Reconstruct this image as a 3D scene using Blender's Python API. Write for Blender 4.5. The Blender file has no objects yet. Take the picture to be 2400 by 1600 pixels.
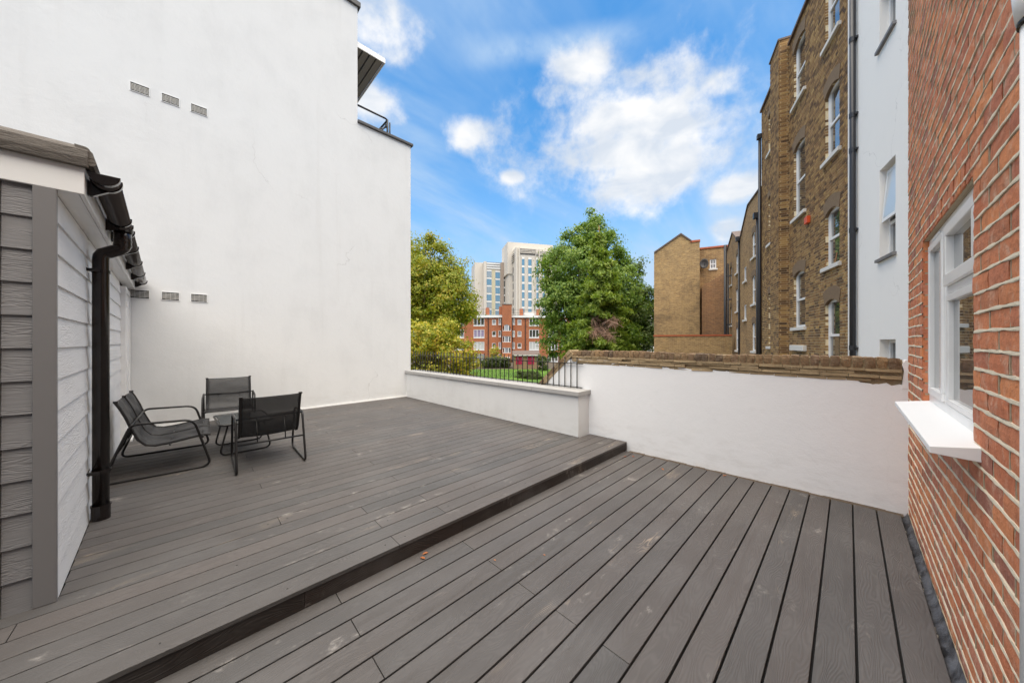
import bpy, bmesh, math, random
import numpy as np
from mathutils import Vector, Matrix
random.seed(7); rng = np.random.default_rng(7)
R = math.radians
SC = bpy.context.scene
COL = SC.collection

# ------------------------------------------------------------------ camera
TH = math.atan2(788, 770)            # heading of the lens against the deck boards
sT, cT = math.sin(TH), math.cos(TH)
EYE = 1.45
cam = bpy.data.cameras.new('camera'); co = bpy.data.objects.new('camera', cam); COL.objects.link(co)
co.location = (0, 0, EYE); co.rotation_euler = (R(90), 0, TH - R(90))
cam.sensor_width = 36; cam.lens = 770 / 2400 * 36; cam.clip_start = .02; cam.clip_end = 3000
SC.camera = co
SC.render.resolution_x, SC.render.resolution_y = 1024, 682
SC.view_settings.view_transform = 'Standard'; SC.view_settings.look = 'None'
SC.view_settings.exposure = 2.34; SC.view_settings.gamma = 1
SC.view_settings.use_curve_mapping = False
try:
    SC.cycles.max_bounces = 7; SC.cycles.diffuse_bounces = 4; SC.cycles.glossy_bounces = 3
    SC.cycles.transmission_bounces = 4; SC.cycles.transparent_max_bounces = 8
except Exception: pass

def sky_dir(x, y):
    """direction of a point of the sky given in image pixels"""
    r = (x - 1200) / 770; u = (800 - y) / 770
    v = Vector((cT + sT * r, sT - cT * r, u)); return v.normalized()

# ------------------------------------------------------------------ node helper
class NT:
    def __init__(s, tree): s.t = tree; tree.nodes.clear()
    def n(s, typ, **kw):
        nd = s.t.nodes.new(typ)
        for k, v in kw.items():
            if k.startswith('i_'): pass
            else: setattr(nd, k, v)
        return nd
    def l(s, a, b): s.t.links.new(a, b)
    def setin(s, sock, v):
        if isinstance(v, bpy.types.NodeSocket): s.l(v, sock)
        elif v is not None: sock.default_value = v
    def math(s, op, a, b=None, c=None, clamp=False):
        nd = s.n('ShaderNodeMath', operation=op); nd.use_clamp = clamp
        s.setin(nd.inputs[0], a); s.setin(nd.inputs[1], b); s.setin(nd.inputs[2], c); return nd.outputs[0]
    def vmath(s, op, a, b=None, scale=None):
        nd = s.n('ShaderNodeVectorMath', operation=op)
        s.setin(nd.inputs[0], a); s.setin(nd.inputs[1], b)
        if scale is not None: s.setin(nd.inputs['Scale'], scale)
        return nd.outputs['Value'] if op in ('LENGTH', 'DOT_PRODUCT') else nd.outputs['Vector']
    def noise(s, vec, scale, detail=3, rough=.55, dist=0, dim='3D', w=None):
        nd = s.n('ShaderNodeTexNoise'); nd.noise_dimensions = dim
        if vec is not None: s.l(vec, nd.inputs['Vector'])
        nd.inputs['Scale'].default_value = scale; nd.inputs['Detail'].default_value = detail
        nd.inputs['Roughness'].default_value = rough; nd.inputs['Distortion'].default_value = dist
        if w is not None: s.setin(nd.inputs['W'], w)
        return nd.outputs['Fac']
    def ramp(s, fac, stops, interp='LINEAR'):
        nd = s.n('ShaderNodeValToRGB'); nd.color_ramp.interpolation = interp
        e = nd.color_ramp.elements
        while len(e) < len(stops): e.new(.5)
        for k, (p, c) in enumerate(stops):
            e[k].position = p
            e[k].color = (c, c, c, 1) if isinstance(c, (int, float)) else (*c, 1)
        s.l(fac, nd.inputs[0]); return nd.outputs[0]
    def mix(s, fac, a, b, mode='MIX'):
        nd = s.n('ShaderNodeMix', data_type='RGBA', blend_type=mode)
        s.setin(nd.inputs[0], fac)
        for k, v in ((6, a), (7, b)):
            if isinstance(v, (tuple, list)): nd.inputs[k].default_value = (*v[:3], 1)
            else: s.setin(nd.inputs[k], v)
        return nd.outputs[2]
    def mapping(s, vec, scale=(1, 1, 1), loc=(0, 0, 0), rot=(0, 0, 0)):
        nd = s.n('ShaderNodeMapping'); s.l(vec, nd.inputs[0])
        s.setin(nd.inputs['Location'], loc); nd.inputs['Rotation'].default_value = rot
        nd.inputs['Scale'].default_value = scale; return nd.outputs[0]
    def smooth(s, v, a, b):
        nd = s.n('ShaderNodeMapRange', interpolation_type='SMOOTHSTEP'); s.l(v, nd.inputs[0])
        nd.inputs[1].default_value = a; nd.inputs[2].default_value = b
        nd.inputs[3].default_value = 0; nd.inputs[4].default_value = 1; return nd.outputs[0]

MATS = {}
def material(name, fn):
    m = bpy.data.materials.new(name); m.use_nodes = True
    t = NT(m.node_tree); out = t.n('ShaderNodeOutputMaterial'); b = t.n('ShaderNodeBsdfPrincipled')
    t.l(b.outputs[0], out.inputs[0]); t.out = out; t.b = b
    fn(t); MATS[name] = m; return m
def bump(t, h, strength=.5, dist=.01):
    nd = t.n('ShaderNodeBump'); nd.inputs['Strength'].default_value = strength
    nd.inputs['Distance'].default_value = dist; t.l(h, nd.inputs['Height']); t.l(nd.outputs[0], t.b.inputs['Normal'])
def pos(t): return t.n('ShaderNodeNewGeometry').outputs['Position']
def objvec(t):
    """object coordinates moved by a per-piece random amount"""
    tc = t.n('ShaderNodeTexCoord').outputs['Object']; r = t.n('ShaderNodeObjectInfo').outputs['Random']
    off = t.math('MULTIPLY', r, 57.0); cb = t.n('ShaderNodeCombineXYZ')
    t.l(off, cb.inputs[0]); t.l(t.math('MULTIPLY', r, 311.0), cb.inputs[1]); t.l(t.math('MULTIPLY', r, 97.0), cb.inputs[2])
    return t.vmath('ADD', tc, cb.outputs[0]), r
def pieceid(t):
    a = t.n('ShaderNodeNewGeometry').outputs['Random Per Island']; r = t.n('ShaderNodeObjectInfo').outputs['Random']
    return t.math('FRACT', t.math('ADD', a, t.math('MULTIPLY', r, 7.31)))

# ------------------------------------------------------------------ world: blue sky with fair-weather clouds
SUN_EL, SUN_AZ = R(74), R(232)        # azimuth measured from +X towards +Y
w = bpy.data.worlds.new('World'); SC.world = w; w.use_nodes = True
t = NT(w.node_tree)
out = t.n('ShaderNodeOutputWorld'); bg = t.n('ShaderNodeBackground'); t.l(bg.outputs[0], out.inputs[0])
sky = t.n('ShaderNodeTexSky'); sky.sky_type = 'NISHITA'; sky.sun_disc = False
sky.sun_elevation = SUN_EL; sky.sun_rotation = R(90) - SUN_AZ
sky.air_density = 1.0; sky.dust_density = .35; sky.ozone_density = 1.6; sky.altitude = 0
D = t.n('ShaderNodeTexCoord').outputs['Generated']
D = t.vmath('NORMALIZE', D)
sep = t.n('ShaderNodeSeparateXYZ'); t.l(D, sep.inputs[0]); DZ = sep.outputs[2]
# flattened direction so clouds lie in a layer
zc = t.math('MAXIMUM', DZ, .06)
cbn = t.n('ShaderNodeCombineXYZ')
t.l(t.math('DIVIDE', sep.outputs[0], t.math('ADD', zc, .25)), cbn.inputs[0]); t.l(t.math('DIVIDE', sep.outputs[1], t.math('ADD', zc, .25)), cbn.inputs[1])
FL = cbn.outputs[0]
n1 = t.noise(D, 6.5, 8, .60, .15); n2 = t.noise(D, 19, 6, .62, .2)
edge = t.math('ADD', t.math('MULTIPLY', t.math('SUBTRACT', n1, .5), 2.6), t.math('MULTIPLY', t.math('SUBTRACT', n2, .5), .9))
BL = [(1460, 335, 275, 125, .56), (880, 60, 95, 60, .75), (900, 105, 75, 32, .6), (868, 240, 70, 42, .8), (912, 270, 45, 22, .5), (1100, 316, 58, 30, .95), (1200, 414, 32, 17, .75),
      (1372, 158, 84, 34, .85), (1300, 225, 60, 24, .5), (1440, 205, 110, 30, .5), (1572, 168, 62, 42, .6), (1690, 195, 62, 36, .75),
      (1480, 268, 190, 48, .95), (1350, 320, 130, 42, .6), (1560, 292, 130, 36, .6), (1410, 365, 190, 45, .75), (1570, 392, 150, 56, .9), (1480, 430, 160, 30, .5),
      (1735, 437, 75, 30, .7), (1810, 430, 40, 30, .5), (1700, 540, 30, 30, .5)]
field = None
for (x, y, rx, ry, a) in BL:
    c = sky_dir(x, y); cosv = 1 / math.sqrt(1 + ((x - 1200) / 770) ** 2 + ((800 - y) / 770) ** 2)
    rh = rx / 770 * cosv * 1.22; rz = ry / 770 * cosv * 1.22
    d = t.vmath('MULTIPLY', t.vmath('SUBTRACT', D, tuple(c)), (1 / rh, 1 / rh, 1 / rz))
    v = t.math('MULTIPLY', t.math('SUBTRACT', 1.0, t.vmath('LENGTH', d)), 1.0)
    v = t.math('ADD', t.math('MINIMUM', v, a * .9), (a - 1) * .25)
    field = v if field is None else t.math('SMOOTH_MAX', field, v, .25)
# the rest of the sky carries clouds of the same kind
big = t.noise(FL, 1.15, 4, .55); other = t.math('MULTIPLY', t.math('SUBTRACT', big, .52), 5.0)
behind = t.smooth(t.vmath('DOT_PRODUCT', D, tuple(sky_dir(1400, 300))), .80, .55)
other = t.math('SUBTRACT', other, t.math('MULTIPLY', t.math('SUBTRACT', 1.0, behind), 4.0))
field = t.math('MAXIMUM', field, other)
dens = t.math('ADD', t.math('ADD', field, .20), t.math('MULTIPLY', edge, .78))
cmask = t.math('POWER', t.smooth(dens, .02, .86), 1.1)
# thin high veil, streaked
vmap = t.mapping(FL, (1.0, 3.2, 1), (0, 0, 0), (0, 0, R(62)))
veil = t.smooth(t.noise(vmap, .8, 5, .56, .5), .36, .84)
veil2 = t.smooth(t.noise(D, 2.6, 6, .6, .4), .42, .75)
hz = t.smooth(DZ, .62, .12)
veil = t.math('MULTIPLY', t.math('ADD', t.math('ADD', t.math('MULTIPLY', veil, .80), t.math('MULTIPLY', hz, .50)), t.math('MULTIPLY', veil2, t.math('ADD', t.math('MULTIPLY', hz, .40), .22))), .95, clamp=True)
s0_, s1_ = sky_dir(1120, 128), sky_dir(1520, 84); sn = s0_.cross(s1_).normalized(); sm = sky_dir(1300, 103)
sd_ = t.math('ADD', t.vmath('DOT_PRODUCT', D, tuple(sn)), t.math('MULTIPLY', t.math('SUBTRACT', t.noise(D, 5, 3), .5), .03))
strk = t.math('MULTIPLY', t.math('MULTIPLY', t.smooth(t.math('ABSOLUTE', sd_), .040, .0), t.smooth(t.vmath('DOT_PRODUCT', D, tuple(sm)), .970, .998)), t.smooth(n1, .3, .62))
veil = t.math('ADD', veil, t.math('MULTIPLY', strk, .55), None, True)
skyc = t.mix(1.0, sky.outputs[0], (.30, .79, 1.02), 'MULTIPLY')
hs = t.n('ShaderNodeHueSaturation'); hs.inputs['Saturation'].default_value = 1.0; hs.inputs['Value'].default_value = 1.0
t.l(skyc, hs.inputs['Color']); skyc = t.mix(t.math('MULTIPLY', t.smooth(DZ, .34, .0), .85), hs.outputs[0], (2.05, 2.75, 3.4))
base = t.mix(veil, skyc, (2.2, 2.9, 3.75))
bn = t.noise(t.mapping(D, (1, 1, 2.2)), 6.0, 4, .5, .4)
shade = t.ramp(t.math('ADD', t.math('MULTIPLY', bn, .9), .05), [(.40, (2.9, 3.15, 3.5)), (.60, (4.15, 4.13, 4.1))])
full = t.mix(t.math('MULTIPLY', cmask, .97), base, shade)
t.l(full, bg.inputs[0]); bg.inputs[1].default_value = .05

# ------------------------------------------------------------------ one soft sun behind thin cloud
sl = bpy.data.lights.new('sun', 'SUN'); sl.energy = 1.5; sl.angle = R(92); sl.color = (1, .875, .70)
so = bpy.data.objects.new('sun', sl); COL.objects.link(so)
sd = Vector((math.cos(SUN_EL) * math.cos(SUN_AZ), math.cos(SUN_EL) * math.sin(SUN_AZ), math.sin(SUN_EL)))
so.rotation_euler = (-sd).to_track_quat('-Z', 'Y').to_euler(); so.location = (0, -5, 20)

# ------------------------------------------------------------------ local frames (fitted to image coordinates, metres)
B1 = Vector((math.cos(TH - R(25.06)), math.sin(TH - R(25.06)), 0)); BN = Vector((-B1.y, B1.x, 0))
def FB(p):   # frame of the stock-brick row: t along it, s towards the gardens, z
    return -BN * 3.8 + B1 * p[0] + BN * p[1] + Vector((0, 0, p[2]))
FWD = Vector((cT, sT, 0)); RGT = Vector((sT, -cT, 0))
def FC(p):   # lateral, forward, z: frame of the far estate
    return RGT * p[0] + FWD * p[1] + Vector((0, 0, p[2]))
def tB(x, y=None):  # image pixel back-projected to (t, z) on the row's front plane
    r = (x - 1200) / 770; Z = 4.2 / (r - .4675); tt = (Z + 1.61) / .906
    return tt if y is None else (tt, EYE + (800 - y) / 770 * Z)
def sT_(x, y, T):  # the same for a wall standing across the row at t = T
    r = (x - 1200) / 770; Z = T / (.906 + .4237 * r)
    return (-.906 * Z * r + .4237 * Z + 3.8, EYE + (800 - y) / 770 * Z)
def FW(p):   # boundary wall: a along it from the red house, b out towards the deck, z
    a, b, z = p; return Vector((4.387 - .0498 * a - .9988 * b, -.357 + .9988 * a - .0498 * b, z))
def FP(p):   # parapet
    a, b, z = p; return Vector((3.95 - .0262 * a - .9997 * b, 2.69 + .9997 * a - .0262 * b, z))
def FS(p):   # shed: a out from its side wall, b along the side
    a, b, z = p; return Vector((-.505 + a - .042 * b, 2.90 + b, z))
TY = R(14)
def FT(p):   # tower block
    a, b, z = p
    return FC((1.42 + math.cos(TY) * a - math.sin(TY) * b, 130 + math.sin(TY) * a + math.cos(TY) * b, z))

# ------------------------------------------------------------------ mesh builder
class MB:
    def __init__(s, T=None): s.v = []; s.f = []; s.T = T
    def add(s, vs, fs):
        o = len(s.v)
        for p in vs: s.v.append(tuple(s.T(p)) if s.T else tuple(p))
        for f in fs: s.f.append([i + o for i in f])
        return s
    def box(s, x0, x1, y0, y1, z0, z1):
        return s.add([(x0, y0, z0), (x1, y0, z0), (x1, y1, z0), (x0, y1, z0), (x0, y0, z1), (x1, y0, z1), (x1, y1, z1), (x0, y1, z1)],
                     [(3, 2, 1, 0), (4, 5, 6, 7), (0, 1, 5, 4), (1, 2, 6, 5), (2, 3, 7, 6), (3, 0, 4, 7)])
    def prism(s, poly, ax, c0, c1):
        """poly of (u,v) extruded along axis ax (0: x, 1: y, 2: z); remaining axes in order"""
        n = len(poly)
        def P(u, v, c):
            return (c, u, v) if ax == 0 else ((u, c, v) if ax == 1 else (u, v, c))
        vs = [P(u, v, c0) for u, v in poly] + [P(u, v, c1) for u, v in poly]
        return s.add(vs, [list(range(n))[::-1], list(range(n, 2 * n))] + [(i, (i + 1) % n, n + (i + 1) % n, n + i) for i in range(n)])
    def tube(s, pts, r, n=10, cap=True, closed=False):
        pts = [Vector(p) for p in pts]; m = len(pts); up = None; vs = []
        rr = r if isinstance(r, (list, tuple)) else [r] * m
        for i in range(m):
            if closed: d = pts[(i + 1) % m] - pts[i - 1]
            else: d = pts[min(i + 1, m - 1)] - pts[max(i - 1, 0)]
            d.normalize()
            if up is None:
                up = Vector((0, 0, 1)) if abs(d.z) < .9 else Vector((1, 0, 0))
            up = (up - d * up.dot(d)).normalized(); q = d.cross(up)
            for k in range(n):
                a = 2 * math.pi * k / n; vs.append(pts[i] + (up * math.cos(a) + q * math.sin(a)) * rr[i])
        fs = []
        for i in range(m if closed else m - 1):
            j = (i + 1) % m
            for k in range(n):
                k2 = (k + 1) % n; fs.append((i * n + k, i * n + k2, j * n + k2, j * n + k))
        if cap and not closed: fs += [list(range(n))[::-1], [(m - 1) * n + k for k in range(n)]]
        return s.add(vs, fs)
    def build(s, name, mat, parent=None, smooth=False, bev=0, seg=2, ctr=False):
        me = bpy.data.meshes.new(name); c = Vector((0, 0, 0))
        v = s.v
        if ctr:
            a = np.array(v); c = Vector((a.min(0) + a.max(0)) / 2); v = [tuple(Vector(p) - c) for p in v]
        me.from_pydata(v, [], s.f); me.validate()
        bm = bmesh.new(); bm.from_mesh(me); bmesh.ops.recalc_face_normals(bm, faces=bm.faces); bm.to_mesh(me); bm.free()
        if smooth: me.polygons.foreach_set('use_smooth', [True] * len(me.polygons))
        return link(name, me, mat, parent, c, bev, seg)
def link(name, me, mat, parent=None, loc=(0, 0, 0), bev=0, seg=2):
    o = bpy.data.objects.new(name, me)
    if mat and not me.materials: me.materials.append(MATS[mat])
    COL.objects.link(o)
    if bev:
        b = o.modifiers.new('bevel', 'BEVEL'); b.width = bev; b.segments = seg; b.limit_method = 'ANGLE'; b.angle_limit = R(40)
    o.location = loc
    if parent is not None:
        o.parent = parent; o.location = Vector(loc) - base_of(parent)
    return o
BASE = {}
def base_of(o):
    return BASE.get(o.name, Vector((0, 0, 0)))
def regbase(o, v): BASE[o.name] = Vector(v)
def tag(o, label=None, cat=None, group=None, kind=None):
    if label: o['label'] = label
    if cat: o['category'] = cat
    if group: o['group'] = group
    if kind: o['kind'] = kind
    return o
def thing(name, label, cat, loc=(0, 0, 0), group=None, kind=None, rz=0):
    o = bpy.data.objects.new(name, None); COL.objects.link(o); o.empty_display_size = .2
    o.location = loc; o.rotation_euler[2] = rz; BASE[o.name] = Vector(loc)
    return tag(o, label, cat, group, kind)
def sub(o, mb, name, mat, **kw):
    """a sub-part: parent is a part placed in world coordinates"""
    r = mb.build(name, mat, None, **kw); par = o
    b = base_of(o.parent) + o.location if o.parent else o.location
    r.parent = o; r.location = r.location - b
    return r
def copy_tree(o, parent=None):
    c = o.copy(); COL.objects.link(c); c.parent = parent
    for ch in list(o.children): copy_tree(ch, c)
    return c
def struct(name, mb, mat, **kw):
    o = mb.build(name, mat, **kw); o['kind'] = 'structure'; return o

# ------------------------------------------------------------------ materials
def m_render(t, col=(.715, .717, .71), dirt=.15, bs=.16, sc=1.0, crack=.28):
    p = pos(t)
    a = t.noise(p, 1.3 * sc, 5, .6, .3); b = t.noise(t.mapping(p, (1, 1, .35)), 3.1 * sc, 5, .65)
    c = t.noise(p, 60, 3, .6); d = t.noise(p, 9, 5, .6, .5)
    f = t.math('MULTIPLY', t.smooth(t.math('MULTIPLY', t.math('ADD', a, b), .5), .44, .68), dirt * 1.6)
    colr = t.mix(f, col, tuple(k * .74 for k in col))
    colr = t.mix(t.math('MULTIPLY', t.smooth(d, .60, .72), .05), colr, (.42, .40, .37))
    vo = t.n('ShaderNodeTexVoronoi', feature='DISTANCE_TO_EDGE'); vo.inputs['Scale'].default_value = .55
    wv = t.n('ShaderNodeTexNoise'); wv.inputs['Scale'].default_value = 2.2; wv.inputs['Detail'].default_value = 6; t.l(p, wv.inputs['Vector'])
    t.l(t.vmath('ADD', p, t.vmath('SCALE', wv.outputs['Color'], None, .8)), vo.inputs['Vector'])
    ck = t.math('MULTIPLY', t.smooth(vo.outputs['Distance'], .006, .0), t.smooth(t.noise(p, .7, 3), .50, .62))
    colr = t.mix(t.math('MULTIPLY', ck, crack), colr, (.30, .28, .26))
    sz_ = t.n('ShaderNodeSeparateXYZ'); t.l(p, sz_.inputs[0])
    foot = t.math('MULTIPLY', t.smooth(sz_.outputs[2], .55, .05), t.smooth(t.noise(t.mapping(p, (1, 1, 3)), 4, 5, .65), .42, .7))
    colr = t.mix(t.math('MULTIPLY', foot, .16), colr, (.40, .37, .33))
    strk_ = t.smooth(t.noise(t.mapping(p, (5, 5, .22)), 1, 4, .6), .56, .74)
    colr = t.mix(t.math('MULTIPLY', strk_, dirt * .7), colr, (.50, .48, .45))
    t.l(colr, t.b.inputs['Base Color']); t.b.inputs['Roughness'].default_value = .92
    h = t.math('ADD', t.math('ADD', t.math('MULTIPLY', c, .35), t.math('MULTIPLY', d, .8)), t.math('MULTIPLY', a, 2.2))
    bump(t, h, bs, .02)
material('white_render', m_render)
material('rough_white_render', lambda t: m_render(t, (.88, .885, .885), .03, .14, crack=.04))
def m_plain(c, rough=.5, metal=0, n=.06, ns=8):
    def f(t):
        p = pos(t); a = t.noise(p, ns, 4, .6)
        t.l(t.mix(t.math('MULTIPLY', a, n * 4), c, tuple(k * .72 for k in c)), t.b.inputs['Base Color'])
        t.b.inputs['Roughness'].default_value = rough; t.b.inputs['Metallic'].default_value = metal
        bump(t, t.noise(p, 45, 3), .08, .004)
    return f
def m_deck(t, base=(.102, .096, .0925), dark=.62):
    v, r = objvec(t)
    st = t.mapping(v, (1.5, 7.5, 7.5)); nb = t.noise(st, 1.0, 2, .45, .25, '3D')
    sp = t.n('ShaderNodeSeparateXYZ'); t.l(v, sp.inputs[0])
    ph = t.math('ADD', t.math('MULTIPLY', nb, 30.0), t.math('MULTIPLY', t.math('ADD', sp.outputs[1], sp.outputs[2]), 75.0))
    s1 = t.math('SINE', t.math('MULTIPLY', ph, 6.2832))
    fine = t.noise(t.mapping(v, (9, 160, 160)), 1.0, 3, .6)
    h = t.math('ADD', t.math('MULTIPLY', s1, .5), t.math('MULTIPLY', fine, 1.0))
    bump(t, h, .6, .0016)
    p = pos(t)
    g = t.math('MULTIPLY', t.smooth(s1, -1, 1), t.smooth(t.noise(v, 3, 3), .3, .7))
    colr = t.mix(g, tuple(k * .90 for k in base), tuple(k * 1.07 for k in base))
    colr = t.mix(r, colr, t.mix(1.0, colr, (1.17, 1.09, 1.05), 'MULTIPLY'))
    colr = t.mix(t.math('MULTIPLY', t.math('FRACT', t.math('MULTIPLY', r, 13.7)), .8), colr, t.mix(1.0, colr, (.80, .83, .84), 'MULTIPLY'))
    big = t.noise(p, 1.6, 4, .6); colr = t.mix(t.math('MULTIPLY', t.smooth(big, .42, .7), .35), colr, (.142, .136, .132))
    # pale scuffs and dusty foot marks
    sc = t.noise(t.mapping(p, (2.2, 5.5, 1), rot=(0, 0, R(35))), 1.0, 6, .68, .8)
    msk = t.math('MULTIPLY', t.smooth(sc, .57, .70), t.smooth(t.noise(p, 14, 4, .7), .42, .7))
    colr = t.mix(t.math('MULTIPLY', msk, .85), colr, (.34, .315, .29))
    tan = t.math('MULTIPLY', t.smooth(t.noise(t.mapping(p, (1.1, 4, 1), (3, 1, 0)), 1.0, 4, .6), .62, .74), t.smooth(s1, -.4, .9))
    colr = t.mix(t.math('MULTIPLY', tan, .6), colr, (.44, .35, .26))
    t.l(colr, t.b.inputs['Base Color'])
    t.l(t.math('ADD', .48, t.math('MULTIPLY', fine, .25)), t.b.inputs['Roughness']); t.b.inputs['Specular IOR Level'].default_value = .35
material('deck', m_deck)
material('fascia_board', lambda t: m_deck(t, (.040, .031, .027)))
material('dark_void', m_plain((.012, .011, .011), .9))
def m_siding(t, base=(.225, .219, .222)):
    v, r = objvec(t)
    nb = t.noise(t.mapping(v, (3.2, 3.2, 26)), 1.0, 3, .55, .5)
    rid = t.math('SINE', t.math('MULTIPLY', nb, 60)); fine = t.noise(t.mapping(v, (6, 6, 110)), 1.0, 3, .6)
    m = t.smooth(t.noise(t.mapping(v, (2, 2, 9)), 1, 2), .36, .6)
    h = t.math('ADD', t.math('MULTIPLY', t.math('MULTIPLY', rid, m), .7), fine); bump(t, h, .42, .0035)
    c = t.mix(t.math('MULTIPLY', r, .5), base, tuple(k * .90 for k in base))
    c = t.mix(t.math('MULTIPLY', t.noise(pos(t), 2, 4), .3), c, tuple(k * .8 for k in base))
    t.l(c, t.b.inputs['Base Color']); t.b.inputs['Roughness'].default_value = .62
material('shaded_siding', m_siding)  # front boards: shade put into the colour, same paint as the side boards
material('lit_siding', lambda t: m_siding(t, (.80, .795, .79)))  # side boards: lit copy of that paint, brightness put into the colour
material('grey_trim', m_plain((.198, .190, .190), .5, n=.03))
def m_upvc(t):
    p = pos(t); a = t.noise(p, 6, 4)
    t.l(t.mix(t.math('MULTIPLY', t.smooth(a, .45, .75), .3), (.88, .875, .86), (.74, .72, .69)), t.b.inputs['Base Color'])
    t.b.inputs['Roughness'].default_value = .28
material('upvc', m_upvc)
material('painted_white', m_plain((.85, .845, .83), .5, n=.02))
material('membrane', lambda t: (t.l(t.mix(t.noise(t.mapping(pos(t), (2, 2, 9)), 4, 5, .6), (.085, .072, .06), (.17, .15, .13)), t.b.inputs['Base Color']),
                               t.b.inputs['Roughness'].__setattr__('default_value', .75), bump(t, t.noise(t.mapping(pos(t), (3, 3, 12)), 6, 5, .65, .6), .6, .02)))
material('brown_plastic', m_plain((.013, .009, .008), .18, n=.05))
material('gutter_plastic', m_plain((.055, .045, .042), .10, n=.05))
material('black_metal', m_plain((.012, .011, .011), .35, .0))
material('black_iron', m_plain((.013, .011, .010), .5, .0))
def m_sling(t, a=.93):
    p = t.n('ShaderNodeTexCoord').outputs['Object']
    t.l(t.mix(t.noise(p, 30, 2), (.014, .014, .015), (.030, .030, .032)), t.b.inputs['Base Color'])
    t.b.inputs['Roughness'].default_value = .5; t.b.inputs['Alpha'].default_value = a
    bump(t, t.noise(p, 9, 3, .5, .4), .5, .02)
material('sling', m_sling); material('sling_mesh', lambda t: m_sling(t, .78))
def m_coping(t):
    p = pos(t); v, r = objvec(t)
    c = t.mix(t.noise(p, 5, 5, .6), (.36, .35, .335), (.50, .49, .47)); c = t.mix(t.math('MULTIPLY', r, .35), c, (.33, .325, .32))
    t.l(c, t.b.inputs['Base Color']); t.b.inputs['Roughness'].default_value = .85; bump(t, t.noise(p, 70, 4, .6), .25, .004)
material('concrete_coping', m_coping)
def m_brick(stops, lime, limeamt=.35, bs=.5, sc=1.0):
    def f(t):
        i = pieceid(t); p = pos(t)
        c = t.ramp(i, stops)
        n = t.noise(p, 26 * sc, 5, .65); c = t.mix(t.math('MULTIPLY', t.smooth(n, .35, .75), .55), c, t.mix(1.0, c, (.62, .55, .52), 'MULTIPLY'))
        n2 = t.noise(p, 11 * sc, 5, .7, .4); c = t.mix(t.math('MULTIPLY', t.smooth(n2, .50, .72), limeamt), c, lime)
        t.l(c, t.b.inputs['Base Color']); t.b.inputs['Roughness'].default_value = .9
        bump(t, t.math('ADD', t.noise(p, 90 * sc, 4, .7), t.math('MULTIPLY', t.noise(p, 22 * sc, 3), 1.6)), bs, .006)
    return f
material('red_brick', m_brick([(0, (.60, .19, .085)), (.3, (.70, .25, .11)), (.55, (.50, .165, .09)), (.8, (.78, .29, .11)), (.9, (.33, .12, .08)), (1, (.62, .24, .14))], (.74, .52, .38), .60, .8))
material('stock_brick', m_brick([(0, (.29, .165, .068)), (.18, (.10, .057, .03)), (.34, (.40, .24, .09)), (.52, (.16, .09, .044)), (.68, (.48, .31, .12)), (.84, (.29, .165, .068)), (1, (.42, .26, .11))], (.20, .13, .07), .14, .4, .4))
material('blackened_brick', m_brick([(0, (.07, .05, .04)), (.4, (.12, .075, .05)), (.7, (.17, .11, .065)), (1, (.06, .045, .038))], (.03, .025, .02), .5, .6))
material('coping_brick', m_brick([(0, (.17, .11, .065)), (.3, (.27, .175, .09)), (.6, (.13, .09, .06)), (.8, (.36, .23, .11)), (1, (.20, .13, .08))], (.42, .34, .23), .38, .9, 1.4))
def m_mortar(c1, c2, bs=.6):
    def f(t):
        p = pos(t); t.l(t.mix(t.noise(p, 14, 5, .7), c1, c2), t.b.inputs['Base Color']); t.b.inputs['Roughness'].default_value = .95
        bump(t, t.noise(p, 60, 4, .7), bs, .008)
    return f
material('lime_pointing', m_mortar((.68, .59, .43), (.77, .69, .54)))
material('recessed_mortar', m_mortar((.34, .26, .17), (.55, .45, .31)))
material('stock_mortar', m_mortar((.72, .58, .36), (.82, .70, .47)))
material('old_mortar', m_mortar((.24, .17, .09), (.46, .35, .21), .9))
material('lead', lambda t: (t.l(t.mix(t.smooth(t.noise(pos(t), 9, 6, .7, .6), .38, .62), (.035, .035, .038), (.12, .125, .14)), t.b.inputs['Base Color']),
                            t.b.inputs['Roughness'].__setattr__('default_value', .5), bump(t, t.noise(pos(t), 18, 4), .6, .02)))
material('rubble', m_mortar((.30, .28, .23), (.50, .47, .38)))
material('dirty_batten', m_mortar((.075, .055, .04), (.17, .13, .09), .6))
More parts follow.
